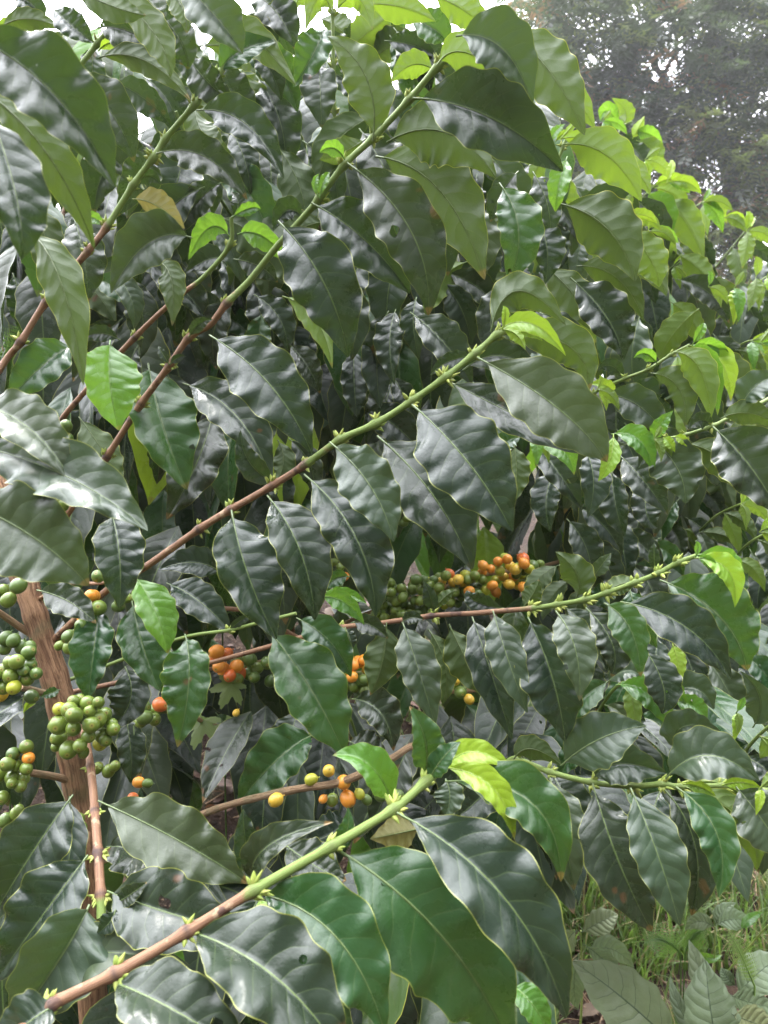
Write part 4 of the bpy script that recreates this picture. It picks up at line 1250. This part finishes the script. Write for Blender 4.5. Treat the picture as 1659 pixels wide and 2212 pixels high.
# the weed with lobed leaves
def lobed(parent, u, v, d, size, rot, nx, nz):
    c = at(u, v, d); vw = (CAM - c).normalized()
    nr = (vw + RIGHT * nx + UP * nz).normalized(); a = nr.cross(UP).normalized(); b = a.cross(nr).normalized()
    mb = MB(); pts = []
    lobes = [(0, 1.0), (52, .86), (-52, .86), (104, .62), (-104, .62)]
    N = 120
    for i in range(N):
        th = -180 + 360 * i / N; r = .16
        for an, ln in lobes:
            dd = abs((th - an + 180) % 360 - 180)
            r = max(r, ln * max(.42, 1 - (dd / 30.0) ** 1.15 * .62) if dd < 32 else 0)
        r *= 1 + .06 * math.sin(i * PI * .5)
        if abs(th) > 160: r = .12
        w = math.radians(th + rot)
        pts.append((r, w, th))
    rows = []; uvs = []
    for k in range(6):
        f = k / 5; row = []; ur = []
        for r, w, th in pts:
            q = c + (a * math.sin(w) + b * math.cos(w)) * size * r * f
            q -= nr * size * (.22 * (r * f) ** 2 - .05 * f * math.cos(rad(th * 3.46)))
            row.append(q); ur.append((.5 + .5 * f * math.sin(rad(th)) * r, .5 + .5 * f * math.cos(rad(th)) * r))
        rows.append(row); uvs.append(ur)
    mb.grid(rows, uvs, True, rl.random(), None, True)
    o = mb.build('leaf', M_LOBE, parent, c); return o
M_LOBE = plain_material('lobed_leaf', (.12, .17, .045), (.17, .23, .065), .55, 14, .35, (.3, .42, .08))
lw = thing('lobed_weed', 'weed with pale maple-like lobed leaves growing in the gap', 'weed', Vector(on_ground(500, 1660)), 'weeds on the ground under the shrubs')
l0 = world(lw)
for u, v, d, s_, r_, nx, nz in ((500, 1478, 1.02, .036, 150, .2, .5), (440, 1555, 1.0, .040, 165, -.2, .5), (508, 1570, 1.03, .036, 130, .2, .7)):
    stem(lw, [l0, (l0 + at(u, v, d)) / 2 + Vector((.02, 0, .02)), at(u, v, d)], .0014)
    lobed(lw, u, v, d, s_, r_, nx, nz)

# past a hundred leaves or cherries on one shrub, the smallest in view become one mass
def merge(objs, into):
    with bpy.context.temp_override(object=into, active_object=into, selected_objects=[into] + objs, selected_editable_objects=[into] + objs):
        bpy.ops.object.join()
bpy.context.view_layer.update()
PLAIN = {}
for t in (A, B, Cs, Ds, Es):
    every = t.children_recursive
    big = lambda o: max(o.dimensions) / max(.2, (world(o) - CAM).length)
    lv = sorted((o for o in every if o.name.split('.')[0] == 'leaf'), key=big, reverse=True)
    fo = [o for o in every if o.name.startswith('foliage')]
    if len(lv) > 125 and fo: merge(lv[110:], fo[0])
    every = t.children_recursive
    ch = sorted((o for o in every if o.name.split('.')[0] == 'cherry'), key=big, reverse=True)
    if len(ch) > 125:
        rest = ch[105:]; rest[0].data = rest[0].data.copy(); keep = rest[0]
        merge(rest[1:], keep)
        for i, mt in enumerate(keep.data.materials):
            if mt.name not in PLAIN:
                k = [q for q in BERRY if BERRY[q].name == mt.name][0]
                PLAIN[mt.name] = berry_material(mt.name + '_far', *BCOL[k], scar=False)
            keep.data.materials[i] = PLAIN[mt.name]
        keep.name = 'cherries'; keep['kind'] = 'stuff'
        if 'label' in keep: del keep['label']
        w0 = keep.matrix_world.copy(); keep.parent = t; keep.matrix_parent_inverse = t.matrix_world.inverted(); keep.matrix_world = w0

# ------------------------------------------------------------------ daylight
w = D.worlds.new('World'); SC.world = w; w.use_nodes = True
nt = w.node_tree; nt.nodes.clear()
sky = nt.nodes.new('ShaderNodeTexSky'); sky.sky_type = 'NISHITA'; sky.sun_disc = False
SUN_EL, SUN_AZ = rad(60), rad(-20)          # high, beyond the shrubs and a little to the left
sky.sun_elevation = SUN_EL; sky.sun_rotation = SUN_AZ
sky.air_density = 1.0; sky.dust_density = 6.0; sky.ozone_density = 1.0
hs = nt.nodes.new('ShaderNodeHueSaturation'); hs.inputs['Saturation'].default_value = .22
bg = nt.nodes.new('ShaderNodeBackground'); bg.inputs[1].default_value = .14
wo = nt.nodes.new('ShaderNodeOutputWorld')
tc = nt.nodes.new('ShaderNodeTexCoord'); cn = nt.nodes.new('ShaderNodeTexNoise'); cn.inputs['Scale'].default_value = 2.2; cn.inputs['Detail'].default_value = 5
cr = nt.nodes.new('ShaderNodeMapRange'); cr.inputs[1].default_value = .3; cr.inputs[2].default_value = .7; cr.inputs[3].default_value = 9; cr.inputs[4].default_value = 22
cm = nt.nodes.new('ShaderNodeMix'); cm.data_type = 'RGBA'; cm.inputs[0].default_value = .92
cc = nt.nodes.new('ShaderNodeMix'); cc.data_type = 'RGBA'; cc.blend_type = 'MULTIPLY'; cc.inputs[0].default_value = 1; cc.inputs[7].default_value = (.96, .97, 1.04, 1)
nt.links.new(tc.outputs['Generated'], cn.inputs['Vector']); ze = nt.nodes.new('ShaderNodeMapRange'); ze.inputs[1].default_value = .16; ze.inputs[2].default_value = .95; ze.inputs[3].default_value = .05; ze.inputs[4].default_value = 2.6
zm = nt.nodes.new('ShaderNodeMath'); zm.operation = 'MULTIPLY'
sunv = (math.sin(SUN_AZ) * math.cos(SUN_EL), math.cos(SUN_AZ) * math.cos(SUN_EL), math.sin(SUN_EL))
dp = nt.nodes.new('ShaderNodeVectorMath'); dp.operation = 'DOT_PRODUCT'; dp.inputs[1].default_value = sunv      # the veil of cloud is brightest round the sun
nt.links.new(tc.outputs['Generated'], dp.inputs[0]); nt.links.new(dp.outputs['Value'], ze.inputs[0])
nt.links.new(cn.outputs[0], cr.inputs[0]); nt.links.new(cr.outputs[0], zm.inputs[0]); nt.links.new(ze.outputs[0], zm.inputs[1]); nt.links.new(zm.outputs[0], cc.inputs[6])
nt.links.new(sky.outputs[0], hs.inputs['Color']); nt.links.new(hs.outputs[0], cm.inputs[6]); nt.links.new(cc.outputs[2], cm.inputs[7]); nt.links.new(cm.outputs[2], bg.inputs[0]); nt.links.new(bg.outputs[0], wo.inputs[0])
L = D.lights.new('sun', 'SUN'); L.energy = 1.5; L.angle = rad(14); L.color = (1, .96, .90)
so = D.objects.new('sun', L); COL.objects.link(so)
sd = Vector((math.sin(SUN_AZ) * math.cos(SUN_EL), math.cos(SUN_AZ) * math.cos(SUN_EL), math.sin(SUN_EL)))
so.rotation_euler = sd.to_track_quat('Z', 'Y').to_euler(); so.location = sd * 20

# thin bright air: the tree beyond fades a little
hz = MB(); a, b, c0, c1 = -45, 45, -2.5, 12
X = [Vector((x, y, z)) for x in (-40, 40) for y in (-3, 40) for z in (-2.5, 11)]
hz.v = X; hz.uv = [(0, 0)] * 8; hz.r = [0] * 8; hz.g = [0] * 8
hz.f = [(0, 1, 3, 2), (4, 6, 7, 5), (0, 4, 5, 1), (2, 3, 7, 6), (0, 2, 6, 4), (1, 5, 7, 3)]; hz.mi = [0] * 6
hm = D.materials.new('thin_haze'); hm.use_nodes = True; hn = hm.node_tree; hn.nodes.clear()
ho = hn.nodes.new('ShaderNodeOutputMaterial'); hv = hn.nodes.new('ShaderNodeVolumePrincipled')
hv.inputs['Color'].default_value = (.97, .97, 1, 1); hv.inputs['Density'].default_value = .0026; hv.inputs['Anisotropy'].default_value = .3
hn.links.new(hv.outputs[0], ho.inputs['Volume'])
o = hz.build('haze', hm, smooth=False); o['kind'] = 'stuff'

cam = D.cameras.new('camera'); co = D.objects.new('camera', cam); COL.objects.link(co)
co.location = CAM; co.rotation_euler = (PI / 2 - PITCH, 0, 0)
cam.sensor_fit = 'VERTICAL'; cam.sensor_height = 36; cam.lens = 18 * F / 1106
cam.clip_start = .02; cam.clip_end = 600
cam.dof.use_dof = True; cam.dof.focus_distance = .72; cam.dof.aperture_fstop = 13
SC.camera = co
SC.view_settings.view_transform = 'Standard'; SC.view_settings.look = 'None'
SC.view_settings.exposure = 1.4; SC.view_settings.gamma = 1
SC.cycles.use_denoising = True
SC.cycles.max_bounces = 8; SC.cycles.transparent_max_bounces = 4
